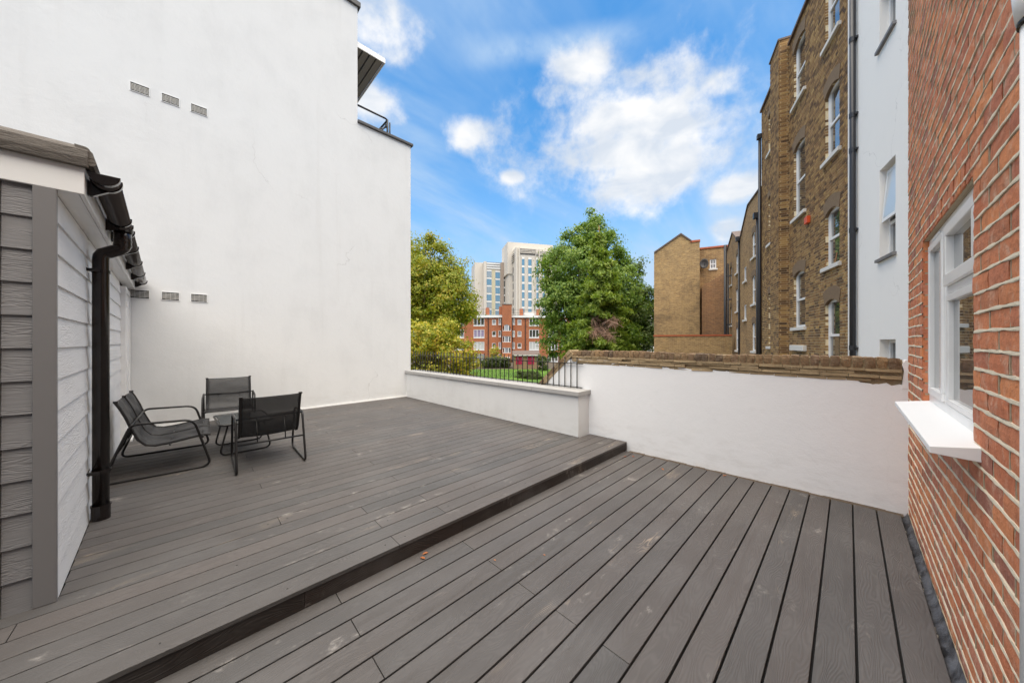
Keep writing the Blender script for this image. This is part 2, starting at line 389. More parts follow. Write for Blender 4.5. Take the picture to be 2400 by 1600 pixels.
def brick_tex(c1, c2, mo, sx=.225, sy=.075, vec='wall', bs=.4, dirt=(.10, .07, .045), damt=.5):
    """brickwork too far off to pick bricks apart"""
    def f(t):
        p = t.n('ShaderNodeTexCoord').outputs['UV']
        br = t.n('ShaderNodeTexBrick'); t.l(p, br.inputs['Vector'])
        br.inputs['Scale'].default_value = 1; br.inputs['Brick Width'].default_value = sx; br.inputs['Row Height'].default_value = sy
        br.inputs['Mortar Size'].default_value = .006; br.inputs['Mortar Smooth'].default_value = .2; br.inputs['Bias'].default_value = -.1
        br.inputs['Color1'].default_value = (*c1, 1); br.inputs['Color2'].default_value = (*c2, 1); br.inputs['Mortar'].default_value = (*mo, 1)
        q = pos(t); a = t.noise(q, .55, 5, .6, .5); b = t.noise(q, 3.5, 4, .6)
        c = t.mix(t.math('MULTIPLY', t.smooth(a, .45, .68), damt), br.outputs[0], dirt)
        c = t.mix(t.math('MULTIPLY', t.smooth(b, .5, .75), .35), c, t.mix(1.0, c, (1.35, 1.25, 1.0), 'MULTIPLY'))
        t.l(c, t.b.inputs['Base Color']); t.b.inputs['Roughness'].default_value = .92
        q2 = t.noise(t.mapping(q, (1, 1, 1.8)), 7, 3, .7); cq = t.mix(t.math('MULTIPLY', t.smooth(q2, .42, .62), .45), c, t.mix(1.0, c, (.55, .52, .5), 'MULTIPLY')); t.l(cq, t.b.inputs['Base Color'])
        h = t.math('SUBTRACT', 1.0, br.outputs[1]); bump(t, h, bs * .3, .006)
    return f
material('far_stock', brick_tex((.40, .24, .10), (.24, .135, .06), (.55, .42, .24), damt=.35))
material('far_yellow', brick_tex((.46, .295, .125), (.29, .18, .085), (.50, .40, .23), damt=.55))
material('far_orange', brick_tex((.38, .19, .08), (.28, .14, .07), (.44, .33, .2), damt=.35))
material('far_red', brick_tex((.46, .155, .065), (.37, .115, .05), (.42, .22, .13), damt=.22, dirt=(.14, .06, .04)))
material('sooty_arch', m_mortar((.15, .10, .06), (.27, .185, .11)))
def m_glass(tint=(.05, .06, .065), rough=.02):
    def f(t):
        t.b.inputs['Base Color'].default_value = (*tint, 1); t.b.inputs['Roughness'].default_value = rough
        t.b.inputs['Specular IOR Level'].default_value = 1.0; t.b.inputs['IOR'].default_value = 1.9
        t.b.inputs['Coat Weight'].default_value = .6; t.b.inputs['Coat Roughness'].default_value = .01
        bump(t, t.noise(pos(t), 1.5, 1), .02, .01)
    return f
material('window_glass', m_glass()); material('house_glass', m_glass((.07, .07, .065)))
material('curtained_glass', m_glass((.30, .30, .33), .1)); material('lilac_curtain', m_glass((.34, .28, .42), .2)); material('blind_glass', m_glass((.56, .57, .55), .3))
material('tower_glass', m_glass((.10, .22, .30), .08)); material('tower_blind', m_glass((.28, .30, .29), .1))
material('tower_panel', m_plain((.64, .585, .505), .7, n=.02, ns=.3)); material('tower_panel_dark', m_plain((.38, .30, .24), .7, n=.02, ns=.3))
material('tower_cream', m_plain((.62, .56, .38), .7, n=.02, ns=.3))
material('tower_white', m_plain((.80, .80, .78), .5, n=.02)); material('louvre', m_plain((.12, .11, .105), .5))
material('terracotta', m_plain((.46, .12, .05), .8)); material('orange_box', m_plain((.75, .09, .02), .4))
material('grey_pipe', m_plain((.028, .028, .031), .4)); material('slate', m_plain((.14, .10, .08), .7, n=.12, ns=1.5))
material('magenta_door', m_plain((.42, .012, .07), .5)); material('tan_render', m_plain((.33, .21, .12), .85))
material('stone_white', m_plain((.72, .70, .65), .8)); material('canopy_panel', m_plain((.30, .28, .255), .5, n=.03)); material('dark_grey', m_plain((.075, .07, .068), .5))
material('bay_white', lambda t: m_render(t, (.94, .915, .87), .03, .08))
material('dry_leaf', lambda t: (t.l(t.ramp(pieceid(t), [(0, (.40, .10, .02)), (.5, (.26, .07, .02)), (1, (.55, .20, .05))]), t.b.inputs['Base Color']), None))
def m_leaf(stops, pat=.55):
    def f(t):
        i = t.n('ShaderNodeNewGeometry').outputs['Random Per Island']; p = pos(t)
        n = t.noise(p, pat, 3, .55)
        c = t.ramp(t.math('ADD', t.math('MULTIPLY', i, .4), t.math('MULTIPLY', n, .62)), stops)
        t.l(c, t.b.inputs['Base Color']); t.b.inputs['Roughness'].default_value = .55
        tr = t.n('ShaderNodeBsdfTranslucent'); t.l(t.mix(1.0, c, (1.3, 1.35, .7), 'MULTIPLY'), tr.inputs[0])
        ms = t.n('ShaderNodeMixShader'); ms.inputs[0].default_value = .38
        t.l(t.b.outputs[0], ms.inputs[1]); t.l(tr.outputs[0], ms.inputs[2]); t.l(ms.outputs[0], t.out.inputs[0])
    return f
material('plane_leaf', m_leaf([(.2, (.11, .165, .01)), (.42, (.23, .275, .014)), (.6, (.36, .35, .025)), (.8, (.46, .31, .03))]))
material('sumac_leaf', m_leaf([(.2, (.12, .17, .015)), (.4, (.27, .31, .03)), (.6, (.50, .44, .05)), (.8, (.55, .34, .05))], 1.0))
material('green_leaf', m_leaf([(.22, (.07, .135, .018)), (.5, (.155, .255, .030)), (.78, (.30, .37, .06))]))
material('dark_leaf', m_leaf([(.2, (.05, .085, .018)), (.5, (.10, .16, .026)), (.8, (.18, .21, .04))]))
material('conifer_leaf', m_leaf([(.2, (.10, .16, .018)), (.5, (.20, .29, .03)), (.8, (.34, .38, .06))], .9))
material('dead_leaf', m_leaf([(.2, (.24, .14, .09)), (.5, (.38, .24, .17)), (.8, (.46, .31, .22))]))
material('hedge_leaf', m_leaf([(.2, (.05, .085, .015)), (.6, (.10, .14, .025)), (.8, (.12, .12, .03))], 1.0))
material('bark', m_plain((.10, .065, .04), .9, n=.15)); material('pale_bark', m_plain((.30, .15, .06), .9, n=.1))
def m_grass(t):
    p = pos(t); c = t.ramp(t.math('ADD', t.math('MULTIPLY', t.noise(p, .25, 4), .6), t.math('MULTIPLY', t.noise(p, 6, 3), .4)), [(.3, (.07, .15, .014)), (.7, (.14, .25, .02))])
    t.l(c, t.b.inputs['Base Color']); t.b.inputs['Roughness'].default_value = .9; bump(t, t.noise(p, 20, 4), .5, .05)
material('grass', m_grass)
material('soil', m_plain((.09, .07, .045), .95, n=.15, ns=2))

def uv_wall(o, T=None):
    """wall coordinates in metres for the brickwork material (u along the wall, v up)"""
    me = o.data; uvl = me.uv_layers.new(name='UVMap'); b = base_of(o.parent) + o.location if o.parent else o.location
    for poly in me.polygons:
        nz = poly.normal
        if abs(nz.z) > .7: d = Vector((1, 0, 0)); e = Vector((0, 1, 0))
        else:
            d = Vector((-nz.y, nz.x, 0)).normalized(); e = Vector((0, 0, 1))
        for li in poly.loop_indices:
            p = me.vertices[me.loops[li].vertex_index].co + b
            uvl.data[li].uv = (p.dot(d), p.dot(e))
    return o

# ------------------------------------------------------------------ ground
GZ = -3.40
n = 14; vs = []; fs = []
g = MB(); g.add([(-1500, -1500, GZ), (1500, -1500, GZ), (1500, 1500, GZ), (-1500, 1500, GZ)], [(0, 1, 2, 3)]); struct('ground', g, 'soil')
lw = MB(FC); lw.add([(-19, 34, GZ + .02), (16, 34, GZ + .02), (16, 57.5, GZ + .02), (-19, 57.5, GZ + .02)], [(0, 1, 2, 3)])
tag(struct('lawn', lw, 'grass'))
gr = MB(FC)
for k in range(5200):
    x = random.uniform(-10, 8); y = random.uniform(44, 57); a = random.uniform(0, 3.14); hh = random.uniform(.05, .12)
    dx, dy = .05 * math.cos(a), .05 * math.sin(a)
    gr.add([(x - dx, y - dy, GZ + .02), (x + dx, y + dy, GZ + .02), (x + random.uniform(-.04, .04), y, GZ + hh)], [(0, 1, 2)])
tag(gr.build('grass_blades', 'grass'), 'short green lawn grass in front of the red flats', 'grass', kind='stuff')

# ------------------------------------------------------------------ terrace: what carries the decks
b = MB(); b.box(-3.2, 4.30, -.42, 7.70, GZ, -.13); struct('flat_roof', b, 'dark_void')
DK_Z, UP_Z, PITCH, GAP = -.03, .09, .142, .0100
LP = .145
def board(par, x0, x1, y0, y1, z, th=.024, name='deck_board', mat='deck'):
    m = MB(); m.box(x0, x1, y0, y1, z - th, z); o = m.build(name, mat, par, bev=.0025, seg=2, ctr=True)
    o.rotation_euler = (random.uniform(-.0012, .0012), random.uniform(-.0002, .0002), random.uniform(-.0003, .0003)); return o
def wallx(y): return 4.369 - .0498 * (y + .357)
lower = thing('lower_deck', 'lower deck of wide dark grey composite boards with embossed wood grain', 'deck', (2, 1, 0), kind='structure')
del lower['category']
XL = -1.9
for k in range(17):
    y1 = 2.152 - k * LP - (GAP if k else 0); y0 = 2.152 - (k + 1) * LP
    xe = wallx((y0 + y1) / 2) - .045
    js = [-1.2, 1.44] if k % 2 else [.61]
    xs = [XL] + js + [xe]
    for a, c in zip(xs[:-1], xs[1:]): board(lower, a + .0018, c - .0018, y0, y1, DK_Z)
m = MB(); m.box(XL, 4.33, -.40, 2.12, -.128, -.058); m.build('joists', 'dark_void', lower)
# weathered batten and dirt along the boundary wall
m = MB()
for k in range(24):
    y0 = -.33 + k * .1; m.box(wallx(y0 + .05) - .043, wallx(y0 + .05) + .03, y0, y0 + .1, -.07, -.034 + random.uniform(-.003, .004))
m.build('edge_batten', 'dirty_batten', lower)
upper = thing('upper_deck', 'raised upper deck of dark grey composite boards running to the white wall', 'deck', (2, 5, UP_Z), kind='structure')
del upper['category']
for k in range(39):
    y0 = 2.10 + k * PITCH; y1 = y0 + PITCH - .0068
    if k == 38: y1 = 7.648
    ym = (y0 + y1) / 2
    xe = (wallx(ym) - .012) if ym < 2.69 else 3.95 - .0262 * (ym - 2.69) - .004
    xs0 = -2.3 if y0 < 2.89 else -.505 - .042 * (ym - 2.9) + .004
    js = {0: [1.0], 1: [1.45], 2: [1.0], 3: [1.45], 4: [1.0], 5: [1.96], 6: [.48], 7: [1.45], 8: [2.5]}.get(k, [[.47], [2.05], [2.9], [1.45]][k % 4] if k > 8 else [1.0])
    if k < 6: js = [-1.0] + js if k % 2 else [-.6] + js
    xs = [xs0] + [j for j in js if xs0 + .2 < j < xe - .2] + [xe]
    zz = UP_Z - (0 if k else 0)
    for a, c in zip(xs[:-1], xs[1:]): board(upper, a + .0014, c - .0014, y0, y1, zz)
for (sx, sy) in ((.93, 2.165), (1.07, 2.165), (.38, 2.16), (1.52, 2.31), (1.38, 2.31), (.53, 3.02), (.41, 3.02), (1.07, 2.45), (.93, 2.45), (-.1, 2.17), (.2, 2.60), (1.9, 2.45), (2.3, 2.17), (3.1, 2.2)):
    m = MB(); m.tube([(sx, sy, UP_Z - .001), (sx, sy, UP_Z + .0007)], .0042, 8); m.build('screw_head', 'dark_void', upper, ctr=True)
# riser board in pieces below the nosing
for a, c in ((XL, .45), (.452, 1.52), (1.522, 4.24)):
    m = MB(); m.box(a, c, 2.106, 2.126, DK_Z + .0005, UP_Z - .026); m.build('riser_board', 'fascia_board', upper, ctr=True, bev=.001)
m = MB(); m.box(-2.3, -.52, 2.14, 2.89, -.126, UP_Z - .03); m.box(-.5, 3.9, 2.14, 7.655, -.126, UP_Z - .03); m.build('joists', 'dark_void', upper)

# ------------------------------------------------------------------ white boundary wall with old brick top
bw = thing('boundary_wall', 'low white rendered garden wall topped with weathered brown bricks on edge', 'wall', FW((2, 0, 0)))
L = 4.22                          # its far end
def zc(a): return 1.305 + .012 * a / 4 + .006 * math.sin(a * 3.1)
# ragged top edge of the render
pts = []; a = 0.0
while a < 3.34:
    z = 1.098 + .012 * min(a, 2.6) + random.uniform(-.005, .006)
    if a < .30: z -= .02 + random.uniform(0, .018)
    if 2.62 < a < 2.98: z += .07 * math.sin((a - 2.62) / .36 * math.pi) ** .5
    if 2.98 <= a: z += .055 + random.uniform(-.014, .012)
    pts.append((a, z)); a += random.choice((.018, .03, .045))
pts += [(3.42, 1.16), (L - .16, .70)]
poly = [(L - .02, -.15)] + [] ; poly = [(0.0, -.2), (L - .16, -.2)] + pts[::-1]
m = MB(FW); m.prism(poly, 1, -.02, 0.0)
m.T = lambda p: FW(p)
o = m.build('render_skin', 'rough_white_render', bw)
# light plaster strip up the red wall's corner
m = MB(FW); m.prism([(0, 1.05), (.035, 1.04), (.028, 1.12), (.02, 1.19), (.032, 1.25), (.012, 1.29), (0, 1.29)], 1, -.10, .004); m.build('render_patch', 'rough_white_render', bw)
m = MB(FW); m.prism([(0.0, GZ), (L - .2, GZ), (L - .2, .66), (3.46, 1.14), (3.36, 1.20), (0, 1.20)], 1, -.235, -.021)
m.build('wall_core', 'old_mortar', bw)
# rows of creasing tiles and mortar under the bricks
m = MB(FW)
for row, (z0, z1, pr) in enumerate(((1.085, 1.118, .004), (1.117, 1.150, .016), (1.149, 1.178, .006), (1.177, 1.206, .012))):
    a = .035
    while a < 3.3:
        ln = random.uniform(.09, .30); dz = .010 * min(a, 2.6); j = random.uniform(-.006, .006)
        if random.random() < .9:
            a1 = min(a + ln, 3.34)
            m.add([(a, -.02, z0 + dz), (a1, -.02, z0 + dz + random.uniform(-.004, .004)), (a1, -.02, z1 + dz), (a, -.02, z1 + dz),
                   (a, pr + j, z0 + dz + random.uniform(0, .008)), (a1, pr + random.uniform(-.008, .006), z0 + dz + random.uniform(0, .008)), (a1, pr + random.uniform(-.008, .004), z1 + dz - random.uniform(0, .006)), (a, pr + j, z1 + dz - random.uniform(0, .006))],
                  [(0, 1, 2, 3), (4, 7, 6, 5), (0, 4, 5, 1), (1, 5, 6, 2), (2, 6, 7, 3), (3, 7, 4, 0)])
        a += ln + .004
tag(m.build('creasing_tiles', 'old_mortar', bw), kind='stuff')
m = MB(FW); m.prism([(0.03, 1.19), (3.40, 1.20), (3.40, 1.304), (0.03, 1.292)], 1, -.222, -.010); m.build('bed_mortar', 'old_mortar', bw)
def rough_brick(w, d, h, seed, amp=.005, T=None, sub_=(3, 2, 2), rnd=.012):
    """a worn brick: a subdivided box with rounded, chipped corners"""
    rg = random.Random(seed); bm = bmesh.new(); bmesh.ops.create_cube(bm, size=1)
    bmesh.ops.subdivide_edges(bm, edges=bm.edges[:], cuts=2, use_grid_fill=True)
    for v in bm.verts:
        c = v.co; k = sum(abs(x) > .49 for x in c)
        s = 1 - (rnd if k == 2 else (rnd * 2.2 if k == 3 else 0)) * rg.uniform(.6, 1.5) / min(w, h) * (1 if k > 1 else 0)
        v.co = Vector((c.x * w, c.y * d, c.z * h)) * s + Vector([rg.uniform(-amp, amp) for _ in range(3)])
    me = bpy.data.meshes.new('worn_brick'); bm.to_mesh(me); bm.free()
    return me
cb_mesh = [rough_brick(.066, .225, .104, s, .0030, rnd=.0026) for s in range(7)]
a = .075; k = 0; wdir = math.atan2(.9988, -.0498)
while a < 3.36:
    me = cb_mesh[random.randrange(7)]
    if not me.materials: me.materials.append(MATS['coping_brick'])
    p = FW((a, -.105 + random.uniform(-.004, .004), zc(a) - .052 + random.uniform(-.004, .003)))
    o = link('coping_brick', me, None, bw, p); o.rotation_euler = (random.uniform(-.03, .03), random.uniform(-.05, .05), wdir + random.uniform(-.02, .02)); o.scale = (random.uniform(.94, 1.04), 1, random.uniform(.95, 1.03))
    a += random.uniform(.0715, .0745)
# sloping far end: raked brick-and-mortar capping
sl0, sl1 = (3.39, 1.322), (4.07, .70)
dx, dz = sl1[0] - sl0[0], sl1[1] - sl0[1]; LL = math.hypot(dx, dz); ux, uz = dx / LL, dz / LL; nx, nz = -uz, ux * 1.0
nx, nz = .675, .737
for k in range(9):
    s0 = k * LL / 9; s1 = s0 + LL / 9 - .006; th = .062 + random.uniform(-.008, .008)
    q = [(sl0[0] + ux * s0, sl0[1] + uz * s0), (sl0[0] + ux * s1, sl0[1] + uz * s1)]
    m = MB(FW); m.prism([q[0], q[1], (q[1][0] - nx * th, q[1][1] - nz * th), (q[0][0] - nx * th, q[0][1] - nz * th)], 1, -.245, .012 + random.uniform(-.01, .008))
    m.build('raking_brick', 'coping_brick' if k % 3 else 'old_mortar', bw, bev=.008, ctr=True)
m = MB(FW)
for k in range(5):
    s0 = k * LL / 5; s1 = s0 + LL / 5 - .004; o1 = .062; o2 = .105
    q = [(sl0[0] + ux * s0 - nx * o1, sl0[1] + uz * s0 - nz * o1), (sl0[0] + ux * s1 - nx * o1, sl0[1] + uz * s1 - nz * o1)]
    m.prism([q[0], q[1], (q[1][0] - nx * .045, q[1][1] - nz * .045), (q[0][0] - nx * .04, q[0][1] - nz * .04)], 1, -.22, .010 + random.uniform(-.006, .006))
m.build('raking_mortar', 'old_mortar', bw, bev=.004)

# ------------------------------------------------------------------ parapet and railing
pp = thing('parapet_wall', 'low white rendered parapet at the deck edge with pale concrete coping slabs', 'wall', FP((2.4, 0, 0)))
m = MB(FP); m.box(0.0, 4.975, -.33, 0.0, GZ, .672); m.build('render', 'white_render', pp, bev=.006)
m = MB(FP); m.box(.02, 4.98, -.47, -.332, GZ, .66); m.build('outer_ledge', 'painted_white', pp)
cp = [-.035, .83, 1.57, 2.33, 3.07, 3.80, 5.03]
cp = [-.035, .84, 1.60, 2.42, 3.22, 4.06, 4.965]
for a0, a1 in zip(cp[:-1], cp[1:]):
    m = MB(FP); m.box(a0 + .0025, a1 - .0025, -.36, .045, .674, .735 + random.uniform(-.001, .001)); m.build('coping_slab', 'concrete_coping', pp, bev=.004, ctr=True)
rl = thing('iron_railing', 'black iron railing of thin round bars along the parapet coping', 'railing', FP((2.4, -.26, .735)))
def FR(p): # along the rail line
    a, b, z = p; return Vector((4.19 - .046 * a, 2.83 + a, z)) + Vector((-b, 0, 0))
RT, RB = 1.115, .755
m = MB(FR); m.box(-.045, 4.80, -.010, .010, RB - .006, RB + .006); m.build('bottom_rail', 'black_iron', rl)
m = MB(FR); m.box(-.06, 4.82, -.009, .009, RT - .006, RT + .006); m.build('top_rail', 'black_iron', rl)
nb = 44
for k in range(nb):
    a = .045 + k * (4.72 / (nb - 1))
    m = MB(FR); m.tube([(a, 0, RB - .012), (a + random.uniform(-.002, .002), 0, 1.195)], .0078, 8); m.tube([(a, 0, 1.192), (a, 0, 1.204), (a, 0, 1.212)], [.008, .0125, .0065], 8)
    m.build('bar', 'black_iron', rl, smooth=True)

# ------------------------------------------------------------------ big white building on the left
wb = thing('white_building', 'tall white rendered building closing the far side of the deck', 'building', (1, 7.66, 0))
m = MB(); m.prism([(-9, GZ), (3.935, GZ), (3.935, 6.33), (2.66, 6.33), (2.66, 8.90), (-9, 8.90)], 1, 7.66, 17.0); m.build('wall', 'white_render', wb)
m = MB(); m.box(2.66, 3.985, 7.61, 17, 6.332, 6.39); m.build('terrace_coping', 'dark_grey', wb, bev=.006)
m = MB(); m.box(-9, 2.715, 7.61, 17, 8.902, 9.01); m.build('roof_coping', 'dark_grey', wb, bev=.006)
m = MB()
a = -.46
while a < 3.8:
    m.box(a, a + .6, 7.64, 7.661, UP_Z - .0, UP_Z + .018 + random.uniform(0, .004)); a += .6
m.build('base_bead', 'painted_white', wb)
for zc_, rows in ((5.35, 1), (2.18, 1)):
    for xc in (-.565, -.236, .098):
        fr = MB(); x0, x1, z0, z1 = xc - .103, xc + .103, zc_ - .068, zc_ + .068; y = 7.66
        fr.box(x0, x1, y - .012, y + .002, z0, z0 + .006); fr.box(x0, x1, y - .012, y + .002, z1 - .006, z1)
        fr.box(x0, x0 + .006, y - .0115, y + .002, z0 + .006, z1 - .006); fr.box(x1 - .006, x1, y - .0115, y + .002, z0 + .006, z1 - .006)
        v = fr.build('air_vent', 'upvc', wb)
        bk = MB(); bk.box(x0 + .008, x1 - .008, y - .0035, y - .001, z0 + .008, z1 - .008); sub(v, bk, 'void', 'dark_void')
        s_ = MB()
        for j in range(1, 6):
            zz = z0 + .010 + j * (z1 - z0 - .02) / 6; s_.box(x0 + .008, x1 - .008, y - .010, y - .003, zz - .0034, zz + .0034)
        for j in (1, 2, 3):
            xx = x0 + j * (x1 - x0) / 4; s_.box(xx - .0012, xx + .0012, y - .0095, y - .003, z0 + .010, z1 - .010)
        sub(v, s_, 'slats', 'stone_white')
# roof canopy over its terrace
cn = thing('terrace_canopy', 'flat canopy with grey striped underside on the white building upper terrace', 'canopy', (2.98, 9, 8.0))
m = MB(); m.box(2.66, 3.31, 7.70, 7.72, 8.06, 8.18); m.box(3.29, 3.31, 7.72, 11, 8.06, 8.18); m.build('fascia', 'upvc', cn)
for k in range(4):
    m = MB(); x0 = 2.67 + k * .154; m.box(x0, x0 + .122, 7.73, 11, 8.085, 8.11); m.build('panel', 'canopy_panel', cn)
m = MB(); m.box(2.66, 3.28, 7.725, 11, 8.112, 8.15); m.build('top_sheet', 'dark_grey', cn)
tr = thing('roof_terrace_rail', 'grey tubular handrail with braced end post on the white building terrace', 'railing', (3.1, 8, 6.39))
m = MB(); m.tube([(2.67, 8.0, 6.96), (3.44, 8.0, 6.96), (3.49, 8.02, 6.955), (3.50, 8.1, 6.95), (3.50, 11, 6.95)], .022, 10); m.build('handrail', 'grey_pipe', tr, smooth=True)
m = MB(); m.tube([(3.49, 8.0, 6.39), (3.49, 8.0, 6.95)], .022, 10); m.tube([(3.55, 8.0, 6.39), (3.55, 8.0, 6.9)], .02, 8); m.build('post', 'grey_pipe', tr, smooth=True)
m = MB(); m.tube([(3.18, 8.0, 6.40), (3.47, 8.0, 6.80)], .02, 8); m.build('brace', 'grey_pipe', tr, smooth=True)
m = MB(); m.box(3.30, 3.36, 7.98, 8.02, 6.62, 6.68); m.box(3.44, 3.47, 7.96, 8.04, 6.74, 6.82); m.build('clamp', 'grey_pipe', tr, bev=.008)

# ------------------------------------------------------------------ clad shed on the left
sh = thing('clad_shed', 'grey weatherboarded outbuilding with white fascia and brown flat roof edge', 'shed', (-1.2, 4.5, UP_Z))
BP = .1665
m = MB(FS); m.box(-2.2, -.022, .022, 4.755, UP_Z - .02, 2.30); m.build('frame_wall', 'dark_void', sh)
nbd = 13
for k in range(nbd):                      # side wall boards, lapped
    z0 = UP_Z + k * BP - .006; z1 = z0 + BP + .012
    if z1 > 2.245: z1 = 2.245
    m = MB(FS); b0, b1 = .014, 3.86
    m.prism([(-.021, z0), (.001, z0), (-.011, z1), (-.021, z1)], 1, b0, b1)
    m.build('side_board', 'lit_siding', sh, ctr=True, bev=.0015)
for k in range(nbd):                      # front boards
    z0 = UP_Z + k * BP - .006; z1 = min(z0 + BP + .012, 2.26)
    m = MB(); y = 2.905
    m.prism([(y + .0205, z0), (y - .002, z0), (y + .010, z1), (y + .0205, z1)], 0, -.668, -.578); m.build('front_board', 'shaded_siding', sh, ctr=True, bev=.0015)
m = MB(); m.box(-.690, -.672, 2.899, 2.93, UP_Z, 2.26); m.build('door_trim', 'upvc', sh)
m = MB(); m.box(-2.2, -.692, 2.905, 2.925, UP_Z, 2.26); m.build('front_sheet', 'shaded_siding', sh)
m = MB(); m.box(-.576, -.505, 2.893, 2.915, UP_Z + .002, 2.262); m.box(-.5145, -.5025, 2.8935, 2.916, UP_Z + .002, 2.262)
m.build('corner_post', 'grey_trim', sh, bev=.0015)  # post darkened like the front boards, shade put into the colour
m = MB(FS); m.box(-2.2, .092, -.008, .012, 2.245, 2.392); m.build('front_fascia', 'upvc', sh, bev=.003)
m = MB(FS); m.box(.072, .092, .014, 4.75, 2.245, 2.40); m.build('side_fascia', 'upvc', sh, bev=.003)
m = MB(FS); m.box(-.012, .070, .014, 4.75, 2.248, 2.26); m.build('soffit', 'upvc', sh)
m = MB(FS); m.prism([(-.012, 2.262), (.030, 2.262), (.070, 2.30), (.070, 2.262)], 1, .02, .03); m.build('box_end', 'upvc', sh)
# roof membrane with rounded, slightly sagging edge
m = MB(FS); ring = [(-.034, 2.392), (-.040, 2.44), (-.030, 2.482), (0.0, 2.50), (.05, 2.505)]
NB_ = 40
def rpt(i, u, z):
    return (u, i, z)
m.prism([(-.035, 2.385), (-.042, 2.43), (-.036, 2.475), (-.015, 2.50), (.03, 2.508), (4.75, 2.45), (4.75, 2.40), (-.012, 2.40), (-.012, 2.385)], 0, -2.2, .108)
m.build('roof_edge', 'membrane', sh, bev=.012, seg=3)
m = MB(FS); m.prism([(.094, 2.40), (.124, 2.40), (.136, 2.415), (.122, 2.47), (.10, 2.497), (.06, 2.50)], 1, -.030, 4.75); m.build('roof_lip', 'membrane', sh, smooth=False)
# gutter
GO, GR_, GZT = .160, .055, 2.372
m = MB(FS); N = 12; vs = []; 
for yy in (.02, 4.74):
    for r_ in (GR_, GR_ - .003):
        for k in range(N + 1):
            aa = math.pi * k / N; vs.append((GO - math.cos(aa) * r_, yy, GZT - math.sin(aa) * r_ * .98))
n1_ = N + 1; fs = []
for k in range(N):
    fs.append((k, k + 1, 2 * n1_ + k + 1, 2 * n1_ + k)); fs.append((n1_ + k, 3 * n1_ + k, 3 * n1_ + k + 1, n1_ + k + 1))
    fs.append((k, n1_ + k, n1_ + k + 1, k + 1))
for e in (0, N): fs.append((e, 2 * n1_ + e, 3 * n1_ + e, n1_ + e))
m.add(vs, fs); gut = m.build('gutter', 'gutter_plastic', sh, smooth=True)
m = MB(FS); m.prism([(GO - math.cos(math.pi * k / 14) * (GR_ + .004), GZT + .004 - math.sin(math.pi * k / 14) * (GR_ + .004)) for k in range(15)], 1, -.012, .03); sub(gut, m, 'end_cap', 'brown_plastic', bev=.003)
for bb in (.085, .93, 1.13, 1.33, 2.0, 2.85, 3.75, 4.62):
    m = MB(FS); wd = .022 if bb > .2 else .03
    ro = GR_ + .007; ri = GR_ + .001
    po = [(GO - math.cos(math.pi * k / 14) * ro, GZT - math.sin(math.pi * k / 14) * ro) for k in range(15)] + [(GO + ro - .001, GZT + .012), (GO + ri - .006, GZT + .012)]
    po = po + [(GO - math.cos(math.pi * k / 14) * ri, GZT - math.sin(math.pi * k / 14) * ri) for k in range(14, -1, -1)]
    m.prism(po, 1, bb, bb + wd)
    if bb not in (1.13,): m.prism([(.093, GZT - .10), (.112, GZT - .10), (GO + .01, GZT - ro + .002), (GO - .035, GZT - ro + .016), (.093, GZT - .01)], 1, bb, bb + wd)
    sub(gut, m, 'bracket', 'brown_plastic')
# downpipe with swan neck
PB = 1.11; PR = .044
px, pz = .057, UP_Z
def fsp(a, z): return (a, PB, z)
m = MB(FS); gx = GO + .005
m.tube([fsp(gx, 2.33), fsp(gx, 2.26), fsp(gx, 2.205), fsp(gx - .004, 2.185), fsp(gx - .02, 2.168), fsp(gx - .04, 2.158), fsp(px + .035, 2.138), fsp(px + .014, 2.126), fsp(px + .003, 2.105), fsp(px, 2.08), fsp(px, pz + .002)],
       [PR + .004] * 3 + [PR] * 8, 20)
dp = m.build('downpipe', 'brown_plastic', sh, smooth=True)
m = MB(FS)
for z0, z1, e in ((2.20, 2.215, .006), (2.235, 2.25, .006), (2.31, 2.335, .012)):
    m = MB(FS); m.tube([(gx, PB, z0), (gx, PB, z1)], PR + e, 20); sub(dp, m, 'collar', 'brown_plastic')
m = MB(FS); m.tube([(px, PB, pz), (px, PB, pz + .10), (px, PB, pz + .101), (px, PB, pz + .112)], [PR + .006, PR + .006, PR + .009, PR + .009], 20); sub(dp, m, 'collar', 'brown_plastic')
for z in (1.985, .46):
    m = MB(FS); m.tube([(px, PB, z - .012), (px, PB, z + .012)], PR + .005, 20); m.box(-.012, px, PB - .065, PB - .045, z - .012, z + .012); m.box(-.012, -.002, PB - .10, PB + .08, z - .014, z + .014); sub(dp, m, 'clip', 'brown_plastic')
# white door at the far end of the shed's side
m = MB(FS); m.box(-.03, .030, 3.88, 4.70, UP_Z + .03, 2.12); dr = m.build('door', 'upvc', sh, bev=.004)
m = MB(FS); m.box(-.03, .045, 3.86, 3.915, UP_Z, 2.19); m.box(-.03, .045, 4.70, 4.75, UP_Z, 2.19); m.box(-.03, .045, 3.915, 4.70, 2.125, 2.19); sub(dr, m, 'frame', 'upvc', bev=.003)
m = MB(FS); m.box(.031, .075, 4.05, 4.065, 1.12, 1.135); m.box(.06, .075, 3.96, 4.065, 1.12, 1.135); m.box(.0305, .038, 4.03, 4.07, 1.03, 1.22); sub(dr, m, 'handle', 'upvc')
m = MB(FS)
for z in (1.95, 1.15, .5): m.tube([(.052, 3.90, z - .04), (.052, 3.90, z + .04)], .010, 8)
sub(dr, m, 'hinges', 'upvc')
m = MB(FS); m.box(-.02, .10, 3.90, 4.74, UP_Z + .002, UP_Z + .03); sub(dr, m, 'threshold', 'upvc', bev=.004)

